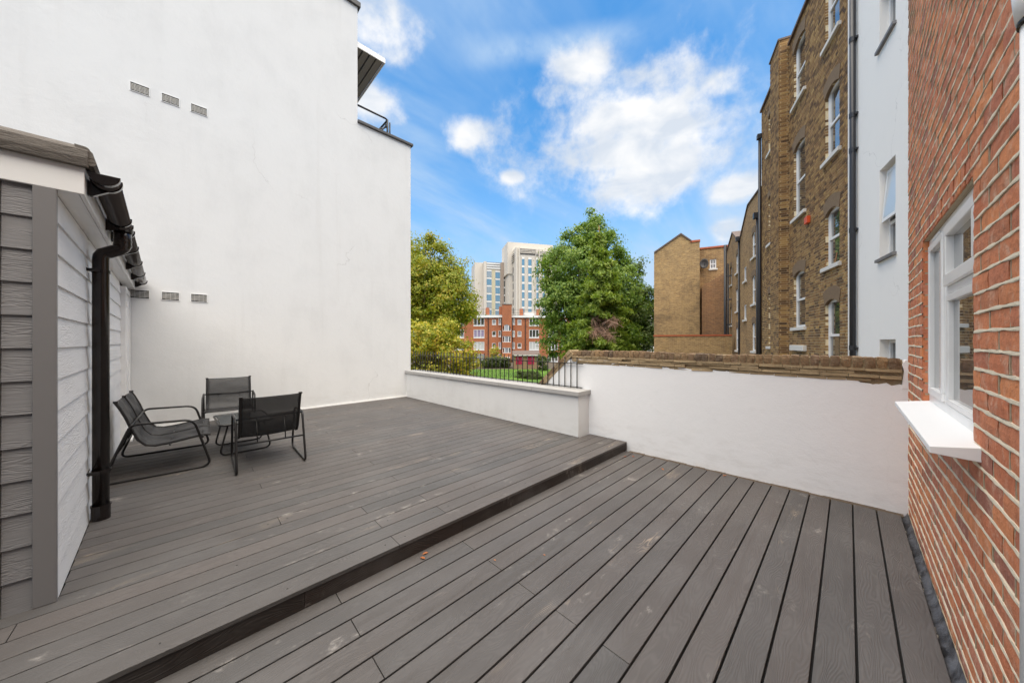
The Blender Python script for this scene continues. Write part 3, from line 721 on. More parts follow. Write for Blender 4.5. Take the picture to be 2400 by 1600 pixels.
# ------------------------------------------------------------------ garden furniture (local: x forward, y across, z up)
def fillet(pts, r, n=5):
    out = []; P = [Vector(p) for p in pts]; m_ = len(P)
    for i in range(m_):
        if i in (0, m_ - 1) : out.append(P[i]); continue
        a = (P[i - 1] - P[i]); b_ = (P[i + 1] - P[i]); rr = min(r[i] if isinstance(r, list) else r, a.length * .45, b_.length * .45)
        p0 = P[i] + a.normalized() * rr; p1 = P[i] + b_.normalized() * rr
        for k in range(n + 1):
            s = k / n; out.append((p0 * (1 - s) + P[i] * s) * (1 - s) + (P[i] * (1 - s) + p1 * s) * s)
    return out
SP = [(-.500, .782), (-.462, .700), (-.425, .60), (-.385, .48), (-.345, .39), (-.300, .335), (-.24, .312), (-.15, .318), (0, .345), (.12, .362), (.175, .356)]
SP = [(-.498, .772), (-.470, .715), (-.432, .62), (-.395, .50), (-.350, .385), (-.300, .325), (-.235, .306), (-.14, .312), (.0, .333), (.12, .350), (.180, .342)]
def sling(y0, y1, name, par, mat='sling', wr=.006, sag=.012):
    m = MB(); nu, nv = 34, 12; v = []
    # resample the profile
    P = [Vector((a, 0, b)) for a, b in SP]; cum = [0]
    for i in range(1, len(P)): cum.append(cum[-1] + (P[i] - P[i - 1]).length)
    rr = random.Random(int(y0 * 1000) + 5)
    for i in range(nu + 1):
        d = cum[-1] * i / nu; j = max(k for k in range(len(cum)) if cum[k] <= d + 1e-9); j = min(j, len(P) - 2)
        f = (d - cum[j]) / (cum[j + 1] - cum[j]); p = P[j].lerp(P[j + 1], f); tan = (P[j + 1] - P[j]).normalized(); nn = Vector((-tan.z, 0, tan.x))
        for k in range(nv + 1):
            s = k / nv; y = y0 + (y1 - y0) * s
            dd = -sag * math.sin(math.pi * s) + wr * math.sin(9 * s + 5 * i / nu + y0 * 7) * math.sin(math.pi * s) * (1 + math.sin(i * .9)) * .5
            v.append(tuple(Vector((p.x, y, p.z)) + nn * dd))
    W = nv + 1; m.add(v, [(i * W + k, i * W + k + 1, (i + 1) * W + k + 1, (i + 1) * W + k) for i in range(nu) for k in range(nv)])
    o = m.build(name, mat, par, smooth=True)
    so_ = o.modifiers.new('solid', 'SOLIDIFY'); so_.thickness = .0022; return o
def chair(name, label, cat, width, seats, loc, rz, group=None, mesh='sling_mesh', wr=.004):
    c = thing(name, label, cat, (0, 0, 0), group); h = width / 2
    for sgn in (-1, 1):
        y = sgn * h
        loop = fillet([(-.15, y, .012), (-.585, y, .012), (-.395, y, .548), (.045, y, .530), (.185, y, .012), (-.15, y, .012)], [0, .075, .055, .085, .085, 0], 7)
        m = MB(); m.tube(loop[:-1], .0115, 10, closed=True); m.build('side_frame', 'black_metal', c, smooth=True)
    n = seats
    for k in range(n + 1):
        y = -h + .035 + (width - .07) * k / n
        m = MB(); m.tube([(a, y, b) for a, b in SP], .0125, 8); m.box(SP[0][0] - .012, SP[0][0] + .02, y - .016, y + .016, SP[0][1] - .004, SP[0][1] + .012); m.build('sling_rail', 'black_metal', c, smooth=False)
    for k in range(n):
        y0 = -h + .035 + (width - .07) * k / n; y1 = -h + .035 + (width - .07) * (k + 1) / n
        sling(y0, y1, 'sling_seat', c, mesh, wr)
    xr, zr = -.395, .535
    m = MB(); m.tube([(xr, -h, zr), (xr, h, zr)], .009, 8); m.tube([(-.485, -h, .285), (-.485, h, .285)], .009, 8); m.build('rear_crossbar', 'black_metal', c, smooth=True)
    for k in ((-.26, .26) if n == 1 else (-.6, -.2, .2, .6)):
        m = MB(); m.tube([(xr, k * width * .8, zr), (-.485, k * width * .8, .285)], .006, 6); m.build('rear_strut', 'black_metal', c, smooth=True)
    m = MB(); m.tube([(.118, -h, .335), (.118, h, .335)], .010, 8); m.tube([(-.13, -h, .30), (-.13, h, .30)], .009, 8); m.build('seat_crossbar', 'black_metal', c, smooth=True)
    m = MB()
    for sgn in (-1, 1):
        for x in (-.42, .06): m.box(x - .02, x + .02, sgn * h - .009, sgn * h + .009, -.001, .006)
    m.build('foot_pads', 'dark_grey', c)
    c.location = loc; c.rotation_euler[2] = rz; return c
chair('garden_bench', 'black two seat sling garden bench beside the brown downpipe', 'bench', 1.03, 2, (-.015, 5.39, UP_Z), R(-1), mesh='sling', wr=.016)
chair('garden_chair', 'black sling garden armchair facing us close to the tall white wall', 'chair', .60, 1, (.42, 6.58, UP_Z), R(-93), 'black sling armchairs')
chair('garden_chair', 'black sling garden armchair with its open rear frame turned to us', 'chair', .60, 1, (.64, 4.88, UP_Z), R(89), 'black sling armchairs')
tb = thing('coffee_table', 'small low black table between the sling bench and armchairs', 'table', (0, 0, 0))
m = MB(); m.box(-.24, .24, -.36, .36, .378, .384); m.build('glass_top', 'window_glass', tb)
m = MB(); ed = fillet([(0, -.375, .38), (-.255, -.375, .38), (-.255, .375, .38), (.255, .375, .38), (.255, -.375, .38), (0, -.375, .38)], .06, 5)
m.tube(ed[:-1], .0115, 8, closed=True); m.build('top_frame', 'black_metal', tb, smooth=True)
for y in (-.27, .27):
    lp = fillet([(-.17, y, .375), (-.25, y, .012), (.25, y, .012), (.17, y, .375)], .075, 7)
    m = MB(); m.tube(lp, .010, 8); m.build('leg_loop', 'black_metal', tb, smooth=True)
tb.location = (.48, 5.46, UP_Z); tb.rotation_euler[2] = R(2)

# ------------------------------------------------------------------ red brick house on the right
rh = thing('red_brick_house', 'red brick house wall with cream pointing and a white window', 'house', (3, -1, 0))
YW = -.357; X0, X1 = 1.15, 4.386; WX0, WX1, WZ0, WZ1 = 2.30, 3.605, 1.045, 2.135; CH = .0752
ZTOP = 5.6
m = MB()   # wall body behind the brick faces, with the window opening left out
yb = YW - .012
for (a, b_, c, d) in ((X0, WX0, GZ, ZTOP), (WX1, X1 - .002, GZ, ZTOP), (WX0, WX1, GZ, WZ0 - .045), (WX0, WX1, WZ1, ZTOP)): m.box(a, b_, -.60, yb, c, d)
m.box(X0, X1 - .002, -4.5, -.70, GZ, ZTOP)
m.box(X0, WX0, -.70, -.60, GZ, ZTOP); m.box(WX1, X1 - .002, -.70, -.60, GZ, ZTOP)
m.build('mortar_bed', 'recessed_mortar', rh)
m = MB(); m.box(-7.5, X0 - .002, -4.5, -.95, GZ, ZTOP - .2); m.build('rear_wall', 'grey_trim', rh)  # unseen house wall shading riser and shed front, grey to bounce no red
def face_brick(w, seed, h=.0635, d=.05, amp=.0014):
    """front half of a brick: subdivided face with worn arrises"""
    rg = random.Random(seed); m_ = MB(); nu, nv = 5, 2; v = []
    for j in range(nv + 1):
        for i in range(nu + 1):
            x = (i / nu - .5) * w; z = (j / nv - .5) * h
            e = (i in (0, nu)) + (j in (0, nv))
            v.append((x * (1 - .012 * e) + rg.uniform(-amp, amp) * .7, (-.0012 * e if e else 0) + rg.uniform(-amp, amp) * .6, z + rg.uniform(-amp, amp)))
    n0 = len(v); W = nu + 1
    bx = [(-w / 2, -d, -h / 2), (w / 2, -d, -h / 2), (w / 2, -d, h / 2), (-w / 2, -d, h / 2)]
    fs = [(j * W + i, j * W + i + 1, (j + 1) * W + i + 1, (j + 1) * W + i) for j in range(nv) for i in range(nu)]
    v += bx; bl, br_, tr_, tl = n0, n0 + 1, n0 + 2, n0 + 3
    fs.append(tuple([bl, br_] + [i for i in range(nu, -1, -1)])); fs.append(tuple([tr_, tl] + [nv * W + i for i in range(nu + 1)]))
    fs.append(tuple([tl, bl] + [j * W for j in range(nv + 1)])); fs.append(tuple([br_, tr_] + [j * W + nu for j in range(nv, -1, -1)]))
    m_.add(v, fs); return m_
NV = 8; bvar = [face_brick(.214, 100 + s) for s in range(NV)]; bmesh_ = []
for mb_ in bvar:
    me = bpy.data.meshes.new('brick'); me.from_pydata(mb_.v, [], mb_.f)
    bm = bmesh.new(); bm.from_mesh(me); bmesh.ops.recalc_face_normals(bm, faces=bm.faces); bm.to_mesh(me); bm.free()
    me.materials.append(MATS['red_brick']); bmesh_.append(me)
blist = []; row = 0; z = -.09 - CH
rr = random.Random(3)
while z < ZTOP - .05:
    zc0 = z + CH / 2
    segs = [(X0, X1)]
    if WZ0 - .02 < zc0 < WZ1 + .105: segs = [(X0, WX0), (WX1, X1)]
    if zc0 < WZ1 + .03 or zc0 > WZ1 + .105: pass
    off = .1125 if row % 2 else 0
    for (a, b_) in segs:
        # bricks set out from the far corner
        xx = X1 - off if b_ == X1 else b_
        if b_ == X1 and off: blist.append((X1 - .051, .102, zc0))
        if b_ != X1:
            if off: blist.append((b_ - .051, .102, zc0)); xx = b_ - .1125
        while xx > a + .02:
            x0 = max(a, xx - .214); blist.append(((x0 + xx) / 2, xx - x0, zc0)); xx -= .2245
    z += CH; row += 1
# gauged course of headers on end over the window
k = 0; xx = WX0 - .09
while xx < WX1 + .07:
    blist.append((xx + .034, .066, WZ1 + .052, 'S')); xx += .0745
def vis(bk):
    x, z = bk[0], bk[2]; Zc = x * cT + YW * sT; r = (x * sT - YW * cT) / Zc
    if r > 1.60 or abs((EYE - z) / Zc) > 1.08: return 0
    return 1 / Zc ** 2 * (YW * -1)
order = sorted(range(len(blist)), key=lambda i: -vis(blist[i]))
single = set(order[:300]); rest = MB()
for i, bk in enumerate(blist):
    x, wd, zz = bk[:3]; kx = rr.randrange(NV); tall = len(bk) > 3
    sx = wd / .214; sz = 1.0 if not tall else .103 / .0635
    dy = rr.uniform(-.0022, .0022); rot = rr.uniform(-.008, .008); dzz = rr.uniform(-.0012, .0012)
    if i in single:
        o = link('brick', bmesh_[kx], None, rh, (x, YW + dy, zz + dzz)); o.scale = (sx * rr.choice((1, 1)), 1, sz * rr.uniform(.97, 1.01)); o.rotation_euler = (rr.uniform(-.01, .01), rot, rr.uniform(-.006, .006))
    else:
        rest.add([(x + v[0] * sx - v[2] * rot, YW + dy + v[1], zz + dzz + v[2] * sz + v[0] * rot) for v in bvar[kx].v], bvar[kx].f)
tag(rest.build('brickwork', 'red_brick', rh), kind='stuff')
# far reveal bricks of the window opening and end bricks of the wall
m = MB(); z = WZ0 - .03; row = 0
while z < WZ1 - .02:
    m.box(WX1 - .002, WX1 + .006, YW - .032, YW - .0045, z + .006, z + CH - .006); m.box(WX0 - .006, WX0 + .002, YW - .10, YW - .0045, z + .006, z + CH - .006); z += CH
tag(m.build('reveal_bricks', 'red_brick', rh), kind='stuff')
# proud lime pointing: one uneven bead per bed joint
rp = random.Random(11)
def bead(a, b_, zc_, m_):
    st = .035; x = a; prev = None; v = []; f = []; cnt = 0
    ph = rp.uniform(0, 9)
    while x < b_ + 1e-6:
        hh = .0055 + .0016 * math.sin(x * 31 + ph) + rp.uniform(-.0014, .0016); zz = zc_ + .0018 * math.sin(x * 9 + ph) + rp.uniform(-.0008, .0008)
        pr = .0022 + rp.uniform(-.0012, .0012)
        v += [(x, YW - .012, zz + hh), (x, YW + pr * .35, zz + hh), (x, YW + pr, zz - hh * .45), (x, YW + pr * .55, zz - hh), (x, YW - .012, zz - hh)]
        if cnt: 
            o_ = (cnt - 1) * 5; f += [(o_ + q, o_ + 5 + q, o_ + 6 + q, o_ + 1 + q) for q in range(4)]
        cnt += 1; x += st
    m_.add(v, f)
pb = MB(); z = -.09
while z < ZTOP:
    if WZ0 - .01 < z < WZ1 - .01: bead(X0, WX0 + .001, z, pb); bead(WX1, X1, z, pb)
    else: bead(X0, X1, z, pb)
    z += CH
tag(pb.build('bed_pointing', 'lime_pointing', rh, smooth=False), kind='stuff')
vp = MB()
for bk in blist:
    if len(bk) > 3: continue
    x, wd, zz = bk[:3]; xe = x - wd / 2 - .0052
    if xe < X0 + .01: continue
    if WZ0 - .05 < zz < WZ1 and WX0 - .02 < xe < WX1 + .02: continue
    hw = .0036 + rp.uniform(-.0008, .0012); vp.box(xe - hw, xe + hw, YW - .012, YW - .002 + rp.uniform(-.001, .0018), zz - .032, zz + .032)
tag(vp.build('upright_pointing', 'recessed_mortar', rh), kind='stuff')
# window
YF = YW - .030
m = MB()
def fbar(a, b_, c, d, pr=0, m_=None): (m_ or m).box(a, b_, YF - .06, YF + pr, c, d)
fbar(WX0, WX1, WZ0, WZ0 + .055); fbar(WX0, WX1, WZ1 - .05, WZ1 - .002); fbar(WX1 - .055, WX1 - .002, WZ0 + .055, WZ1 - .05); fbar(WX0 + .002, WX0 + .055, WZ0 + .055, WZ1 - .05)
fbar(3.02, 3.085, WZ0 + .055, WZ1 - .05)
win = m.build('window_frame', 'upvc', rh, bev=.004)
m = MB(); x0, x1, z0, z1 = 3.088, WX1 - .058, WZ0 + .058, WZ1 - .053
for q in ((x0, x1, z0, z0 + .045), (x0, x1, z1 - .045, z1), (x0, x0 + .045, z0 + .045, z1 - .045), (x1 - .045, x1, z0 + .045, z1 - .045)): m.box(q[0], q[1], YF - .045, YF + .012, q[2], q[3])
sub(win, m, 'side_sash', 'upvc', bev=.004)
m = MB(); x0, x1 = WX0 + .058, 3.017; ZT = 1.73
m.box(x0 - .003, x1 + .003, YF - .05, YF + .001, ZT - .022, ZT + .022)
for q in ((x0, x1, ZT + .024, ZT + .085), (x0, x1, z1 - .055, z1), (x0, x0 + .06, ZT + .085, z1 - .055), (x1 - .06, x1, ZT + .085, z1 - .055)): m.box(q[0], q[1], YF - .045, YF + .016, q[2], q[3])
for q in ((x0, x1, z0, z0 + .03), (x0, x1, ZT - .06, ZT - .024), (x0, x0 + .03, z0 + .03, ZT - .06), (x1 - .05, x1, z0 + .03, ZT - .06)): m.box(q[0], q[1], YF - .045, YF + .006, q[2], q[3])
sub(win, m, 'fanlight_sash', 'upvc', bev=.004)
m = MB(); m.box(3.17, 3.50, YF - .022, YF - .010, z0 + .03, z1 - .03); m.box(WX0 + .08, 3.0, YF - .026, YF - .014, z0 + .01, z1 - .01); sub(win, m, 'pane', 'window_glass')
m = MB(); m.box(3.20, 3.44, YF + .0005, YF + .010, WZ1 - .040, WZ1 - .028); sub(win, m, 'trickle_vent', 'upvc', bev=.002)
m = MB(); m.box(WX0, WX1, YW - .6, YW - .14, WZ0 - .04, WZ1); m.build('dark_room', 'dark_void', rh)
m = MB(); m.box(2.16, 3.50, YW - .03, YW + .125, 0, 0)
zs0, zs1 = 1.043, 1.022
m = MB(); m.prism([(YF - .01, WZ0 + .004), (YW + .124, zs1), (YW + .124, zs1 - .028), (YW + .004, zs1 - .036), (YF - .01, zs1 - .036)], 0, 2.165, WX1 - .004)
m.build('window_sill', 'painted_white', rh, bev=.003)
m = MB(); m.box(WX0 - .004, WX1 + .004, YF - .06, YW - .008, WZ1 - .002, WZ1 + .008); m.build('head_mortar', 'recessed_mortar', rh)
# lead flashing and rubble in the gap at its foot
m = MB(); v = []; f = []
nn = 90
for i in range(nn + 1):
    x = .9 + (4.34 - .9) * i / nn; w0 = rp.uniform(-.004, .004)
    v += [(x, YW + .056, -.075 + rp.uniform(-.008, .008)), (x, YW + .036, -.055 + rp.uniform(-.008, .010)), (x, YW + .016 + w0, -.030 + rp.uniform(-.004, .006)), (x, YW + .006, .004 + rp.uniform(-.005, .007))]
    if i: o_ = (i - 1) * 4; f += [(o_ + q, o_ + 4 + q, o_ + 5 + q, o_ + 1 + q) for q in range(3)]
m.add(v, f); m.build('lead_flashing', 'lead', rh, smooth=True)
m = MB()
for i in range(34):
    x = rp.uniform(1.3, 4.2); s_ = rp.uniform(.004, .012); y = YW + rp.uniform(.030, .050); l_ = rp.uniform(1, 3.5) * s_
    m.box(x - l_, x + l_, y - s_ * .6, y + s_ * .6, -.08, -.064 + s_ * rp.uniform(.5, 1.2))
tag(m.build('gap_rubble', 'rubble'), 'pale mortar rubble lying in the gap beside the red wall', 'rubble', kind='stuff')
PX = 1.43
dpz = thing('white_waste_pipe', 'white plastic pipe running up the red wall at the photo edge', 'pipe', (PX, YW + .04, 0))
m = MB(); m.tube([(PX, YW + .036, 0.0), (PX, YW + .036, 2.235)], .0315, 18); m.tube([(PX, YW + .036, 2.22), (PX + .004, YW + .04, 2.28), (PX - .01, YW + .05, 2.4), (PX - .03, YW + .06, 3.2)], .038, 18); m.build('pipe', 'upvc', dpz, smooth=True)
m = MB(); m.tube([(PX, YW + .036, 2.205), (PX, YW + .036, 2.225)], .036, 18); m.build('seal_ring', 'brown_plastic', dpz, smooth=True)

# ------------------------------------------------------------------ stock brick houses across the gardens
def rect_wall(t0, t1, z0, z1, holes):
    """split a wall rectangle around its openings into boxes (t, z)"""
    cells = []; zs = sorted({z0, z1} | {h[k] for h in holes for k in (2, 3) if z0 < h[k] < z1})
    for a, b_ in zip(zs[:-1], zs[1:]):
        zc_ = (a + b_) / 2; hs = sorted([h for h in holes if h[2] < zc_ < h[3]], key=lambda h: h[0]); x = t0
        for h in hs:
            if h[0] > x: cells.append((x, h[0], a, b_))
            x = h[1]
        if x < t1: cells.append((x, t1, a, b_))
    return cells
def sash(par, t0, t1, z0, z1, s=0, arch=.12, glass='house_glass', sill=True, side=1, rev=.07, T=FB, small=False, archm='sooty_arch'):
    """box sash with frame, meeting rail, panes, sill and arch in a wall plane at s"""
    m = MB(T); yb_ = s - rev; w_ = .075 if not small else .055
    m.box(t0, t0 + w_, yb_ - .06, yb_, z0, z1); m.box(t1 - w_, t1, yb_ - .06, yb_, z0, z1); m.box(t0 + w_, t1 - w_, yb_ - .06, yb_, z0, z0 + .07); m.box(t0 + w_, t1 - w_, yb_ - .06, yb_, z1 - .07, z1)
    if not small:
        zm = (z0 + z1) / 2; m.box(t0 + w_, t1 - w_, yb_ - .05, yb_ - .006, zm - .03, zm + .03)
        m.box(t0 + w_, t0 + w_ + .05, yb_ - .05, yb_ - .004, zm + .03, z1 - .07); m.box(t1 - w_ - .05, t1 - w_, yb_ - .05, yb_ - .004, zm + .03, z1 - .07)
    f_ = m.build('window', 'painted_white', par)
    m = MB(T); m.box(t0 + w_ - .01, t1 - w_ + .01, yb_ - .045, yb_ - .035, z0 + .06, z1 - .06); sub(f_, m, 'pane', glass)
    if sill:
        m = MB(T); m.box(t0 - .10, t1 + .10, s - rev, s + .07, z0 - .10, z0); sub(f_, m, 'sill', 'stone_white', bev=.006)
    if arch:
        m = MB(T); k = 8; tc = (t0 + t1) / 2; hw = (t1 - t0) / 2 + .09; up = [(tc - hw + 2 * hw * i / k, z1 + .20 + arch * (1 - ((i / k) * 2 - 1) ** 2)) for i in range(k + 1)]
        hw2 = (t1 - t0) / 2; lo = [(tc - hw2 + 2 * hw2 * i / k, z1 - arch + .002 + arch * (1 - ((i / k) * 2 - 1) ** 2)) for i in range(k + 1)]
        m.prism(lo + up[::-1], 1, s - rev + .01, s + .012); sub(f_, m, 'arch', archm)
    return f_
sb = thing('stock_brick_house', 'tall yellow and brown stock brick house with white sash windows and orange box', 'house', FB((14, -2, GZ)))
TA, TE = 10.0, 17.64; ZR = 11.45
colA = (10.53, 11.33); colB = (12.69, 13.67); colC = (16.10, 16.60)
wins = [(*colA, 9.12, 10.95), (*colA, 6.13, 7.92), (*colA, 3.37, 4.82), (*colA, .70, 2.52),
        (*colB, 9.08, 10.98), (*colB, 5.42, 7.72), (*colB, 1.90, 3.66), (*colC, 9.05, 10.6), (*colC, 5.38, 7.3), (*colC, 1.25, 3.4)]
tb0, tb1, sbk = 14.11, 15.15, .28           # chimney breast
m = MB(FB)
holes = wins
for (a, b_, c, d) in rect_wall(TA, TE, GZ, ZR, holes): m.box(a, b_, -.30, -.012, c, d)
m.box(TA, TE, -5, -.42, GZ, ZR - .05); m.box(tb0 + .012, tb1 - .012, -.2, sbk - .012, GZ, ZR + .25)
m.build('mortar_bed', 'stock_mortar', sb)
m = MB(FB); m.box(TA + .05, TE - .05, -.42, -.31, GZ, ZR - .1); m.build('dark_rooms', 'dark_void', sb)
# brick faces: t, z, width, plane
cells = []; rb = random.Random(5); z = .0; row = 0; CS = .075
def flemish(t0, t1, row):
    x = t0; k = row % 2; out_ = []
    if row % 2: x -= .06
    while x < t1:
        wdt = .215 if k == 0 else .1025; a, b_ = max(x, t0), min(x + wdt, t1)
        if b_ - a > .03: out_.append((a, b_))
        x += wdt + .012; k ^= 1
    return out_
bricks = []
while z < ZR - .05:
    zc_ = z + CS / 2
    for (t0, t1) in ((TA, tb0), (tb1, TE)):
        for (a, b_) in flemish(t0, t1, row):
            cut = [(a, b_)]
            for h in wins:
                if h[2] - .03 < zc_ < h[3] + .02:
                    nc = []
                    for (p, q) in cut:
                        if q <= h[0] or p >= h[1]: nc.append((p, q))
                        else:
                            if p < h[0]: nc.append((p, h[0]))
                            if q > h[1]: nc.append((h[1], q))
                    cut = nc
            for (p, q) in cut:
                if q - p > .025: bricks.append(('F', (p + q) / 2, q - p, zc_, 0))
    for (a, b_) in flemish(tb0, tb1, row): bricks.append(('F', (a + b_) / 2, b_ - a, zc_, sbk))
    for (a, b_) in flemish(.0, sbk, row): bricks.append(('R', (a + b_) / 2, b_ - a, zc_, tb0))       # return of the breast
    for h in wins:                                                                                    # jambs
        if h[2] < zc_ < h[3] - .02: bricks.append(('R', -.05 if row % 2 else -.05, .098, zc_, h[1]))
    z += CS; row += 1
for k in range(5):
    z = ZR + (k - .3) * CS
    for (a, b_) in flemish(tb0, tb1, k): bricks.append(('F', (a + b_) / 2, b_ - a, z, sbk))
    for (a, b_) in flemish(0, sbk, k): bricks.append(('R', (a + b_) / 2, b_ - a, z, tb0))
def bdist(bk):
    p = FB((bk[1], bk[4], bk[3])) if bk[0] == 'F' else FB((bk[4], bk[1], bk[3])); zz = p.z - EYE; p2 = p.copy(); p2.z = 0
    f_ = p2.dot(FWD); 
    if bk[3] < 1.35 or zz / f_ > 1.05: return 1e9
    return p.length
ordr = sorted(range(len(bricks)), key=lambda i: bdist(bricks[i]) / (bricks[i][2] ** .5)); ssel = set(ordr[:300])
ub = MB(); ub.box(-.5, .5, -.03, 0, -.5, .5); meU = bpy.data.meshes.new('brick'); 
sbm = []
for s_ in range(4):
    q = face_brick(1.0, 300 + s_, 1.0, .05, .0); me = bpy.data.meshes.new('brick')
    v_ = [(-.5, -.05, -.5), (.5, -.05, -.5), (.5, -.05, .5), (-.5, -.05, .5), (-.49, 0, -.47), (.49, 0, -.46), (.48, 0, .47), (-.49, 0, .46)]
    me.from_pydata(v_, [], [(0, 4, 5, 1), (1, 5, 6, 2), (2, 6, 7, 3), (3, 7, 4, 0), (4, 7, 6, 5)]); me.materials.append(MATS['stock_brick']); sbm.append(me)
rest = MB(); ang = math.atan2(B1.y, B1.x)
for i, bk in enumerate(bricks):
    kd, c, wd, zz, pl = bk; hh = .0635; d = rb.uniform(-.003, .003)
    if i in ssel:
        o = link('brick', sbm[rb.randrange(4)], None, sb, FB((c, pl + d, zz)) if kd == 'F' else FB((pl - d - .001, c, zz)))
        o.scale = (wd, 1, hh); o.rotation_euler[2] = ang + (0 if kd == 'F' else R(90)) + rb.uniform(-.01, .01)
    else:
        a, b_, e, g_ = c - wd / 2, c + wd / 2, zz - hh / 2, zz + hh / 2
        if kd == 'F': v_ = [FB((x, y, z_)) for (x, y, z_) in ((a, pl - .014, e), (b_, pl - .014, e), (b_, pl - .014, g_), (a, pl - .014, g_), (a + .002, pl + d, e + .002), (b_ - .002, pl + d, e + .002), (b_ - .002, pl + d, g_ - .002), (a + .002, pl + d, g_ - .002))]
        else: v_ = [FB((x, y, z_)) for (x, y, z_) in ((pl + .014, a, e), (pl + .014, b_, e), (pl + .014, b_, g_), (pl + .014, a, g_), (pl - d - .001, a + .002, e), (pl - d - .001, b_ - .002, e), (pl - d - .001, b_ - .002, g_), (pl - d - .001, a + .002, g_))]
        rest.add(v_, [(0, 4, 5, 1), (1, 5, 6, 2), (2, 6, 7, 3), (3, 7, 4, 0), (4, 7, 6, 5)])
tag(rest.build('brickwork', 'stock_brick', sb), kind='stuff')
for i, wn in enumerate(wins):
    sash(sb, *wn, s=0, arch=.13 if i not in (7, 8, 9) else .05, small=i > 6, sill=True)
m = MB(FB); m.box(colB[0] - .12, colB[1] + .08, -.02, .09, 1.16, 1.33); m.build('blocked_window_sill', 'stone_white', sb, bev=.01)
m = MB(FB); m.box(TA, 14.05, -.30, .06, ZR, ZR + .09); m.box(15.15, TE + .03, -.30, .06, ZR, ZR + .09); m.build('roof_edge', 'slate', sb)
m = MB(FB); m.box(tb0 - .03, tb1 + .03, -.10, sbk + .03, ZR + .31, ZR + .37); m.build('breast_cap', 'slate', sb)
m = MB(FB); m.box(12.27, 12.49, .004, .085, 4.90, 5.10); m.build('alarm_box', 'orange_box', sb, bev=.008)
m = MB(FB); m.tube([(TE - .02, .07, GZ), (TE - .02, .07, 10.4)], .055, 10); hp = m.build('rain_pipe', 'grey_pipe', sb, smooth=True)
m = MB(FB); m.box(TE - .12, TE + .08, .01, .17, 10.3, 10.5); sub(hp, m, 'hopper', 'grey_pipe', bev=.01)
# two slips of wood left on a sill
for q, lb in (((11.21, 3.50), 'thin pale wood strip leaning at the far end of the sill'), ((10.65, 3.50), 'short orange wood strip leaning at the near end of the sill')):
    m = MB(FB); a, z = q; m.tube([(a, .04, 3.375), (a + .05, -.02, z + .14)], .012, 4)
    tag(m.build('wood_strip', 'pale_bark'), lb, 'wood strip')

# white rendered rear bay between the stock brick house and the red wall
bay = thing('white_bay_house', 'smooth white rendered house rear with grey downpipe and white casement windows', 'house', FB((8.5, 0, GZ)))
BD = (Vector((math.cos(TH - R(31.9)), math.sin(TH - R(31.9)), 0))); P0 = FB((9.99, .02, 0)); BNN = Vector((-BD.y, BD.x, 0))
def FY(p): return P0 - BD * p[0] + BNN * p[1] + Vector((0, 0, p[2]))   # a towards the camera
def aY(x, y=None):
    r = (x - 1200) / 770; # intersect ray through image column with plane
    d = FWD + RGT * r; n_ = BNN; tt = P0.dot(n_) / d.dot(n_); P = d * tt; a_ = (P0 - P).dot(BD)
    return a_ if y is None else (a_, EYE + (800 - y) / 770 * tt)
w1a, w1b = aY(2064), aY(2099)
def spanY(x, y): return aY(x, y)[1]
zw = [(spanY(2100, 592) + .02, spanY(2099, 362)), (spanY(2100, 52) + .02, 9.2), (-.2, spanY(2098, 795))]
hl = [(w1a - .05, w1b, a, b_) for a, b_ in zw]
m = MB(FY)
for (a, b_, c, d) in rect_wall(0, 4.2, GZ, 12.5, hl): m.box(a, b_, -.30, 0, c, d)
m.box(0, 4.2, -4, -.42, GZ, 12.5); m.build('render', 'bay_white', bay)
m = MB(FY); m.box(.05, 4.1, -.42, -.31, GZ, 12.3); m.build('dark_rooms', 'dark_void', bay)
ax = aY(2009); m = MB(FY); m.tube([(ax, .07, GZ), (ax, .07, 12.4)], .052, 12); pg = m.build('rain_pipe', 'grey_pipe', bay, smooth=True)
for z in (spanY(2009, 90), spanY(2009, 268), spanY(2009, 350), spanY(2009, 538), spanY(2009, 815), spanY(2009, 180) + 4):
    m = MB(FY); m.tube([(ax, .07, z - .05), (ax, .07, z + .05)], .060, 12); m.box(ax - .08, ax + .08, 0.0, .05, z - .02, z + .02); sub(pg, m, 'collar', 'grey_pipe')
m = MB(FY); m.box(0, .03, .001, .03, GZ, 12.4); m.build('corner_bead', 'painted_white', bay)
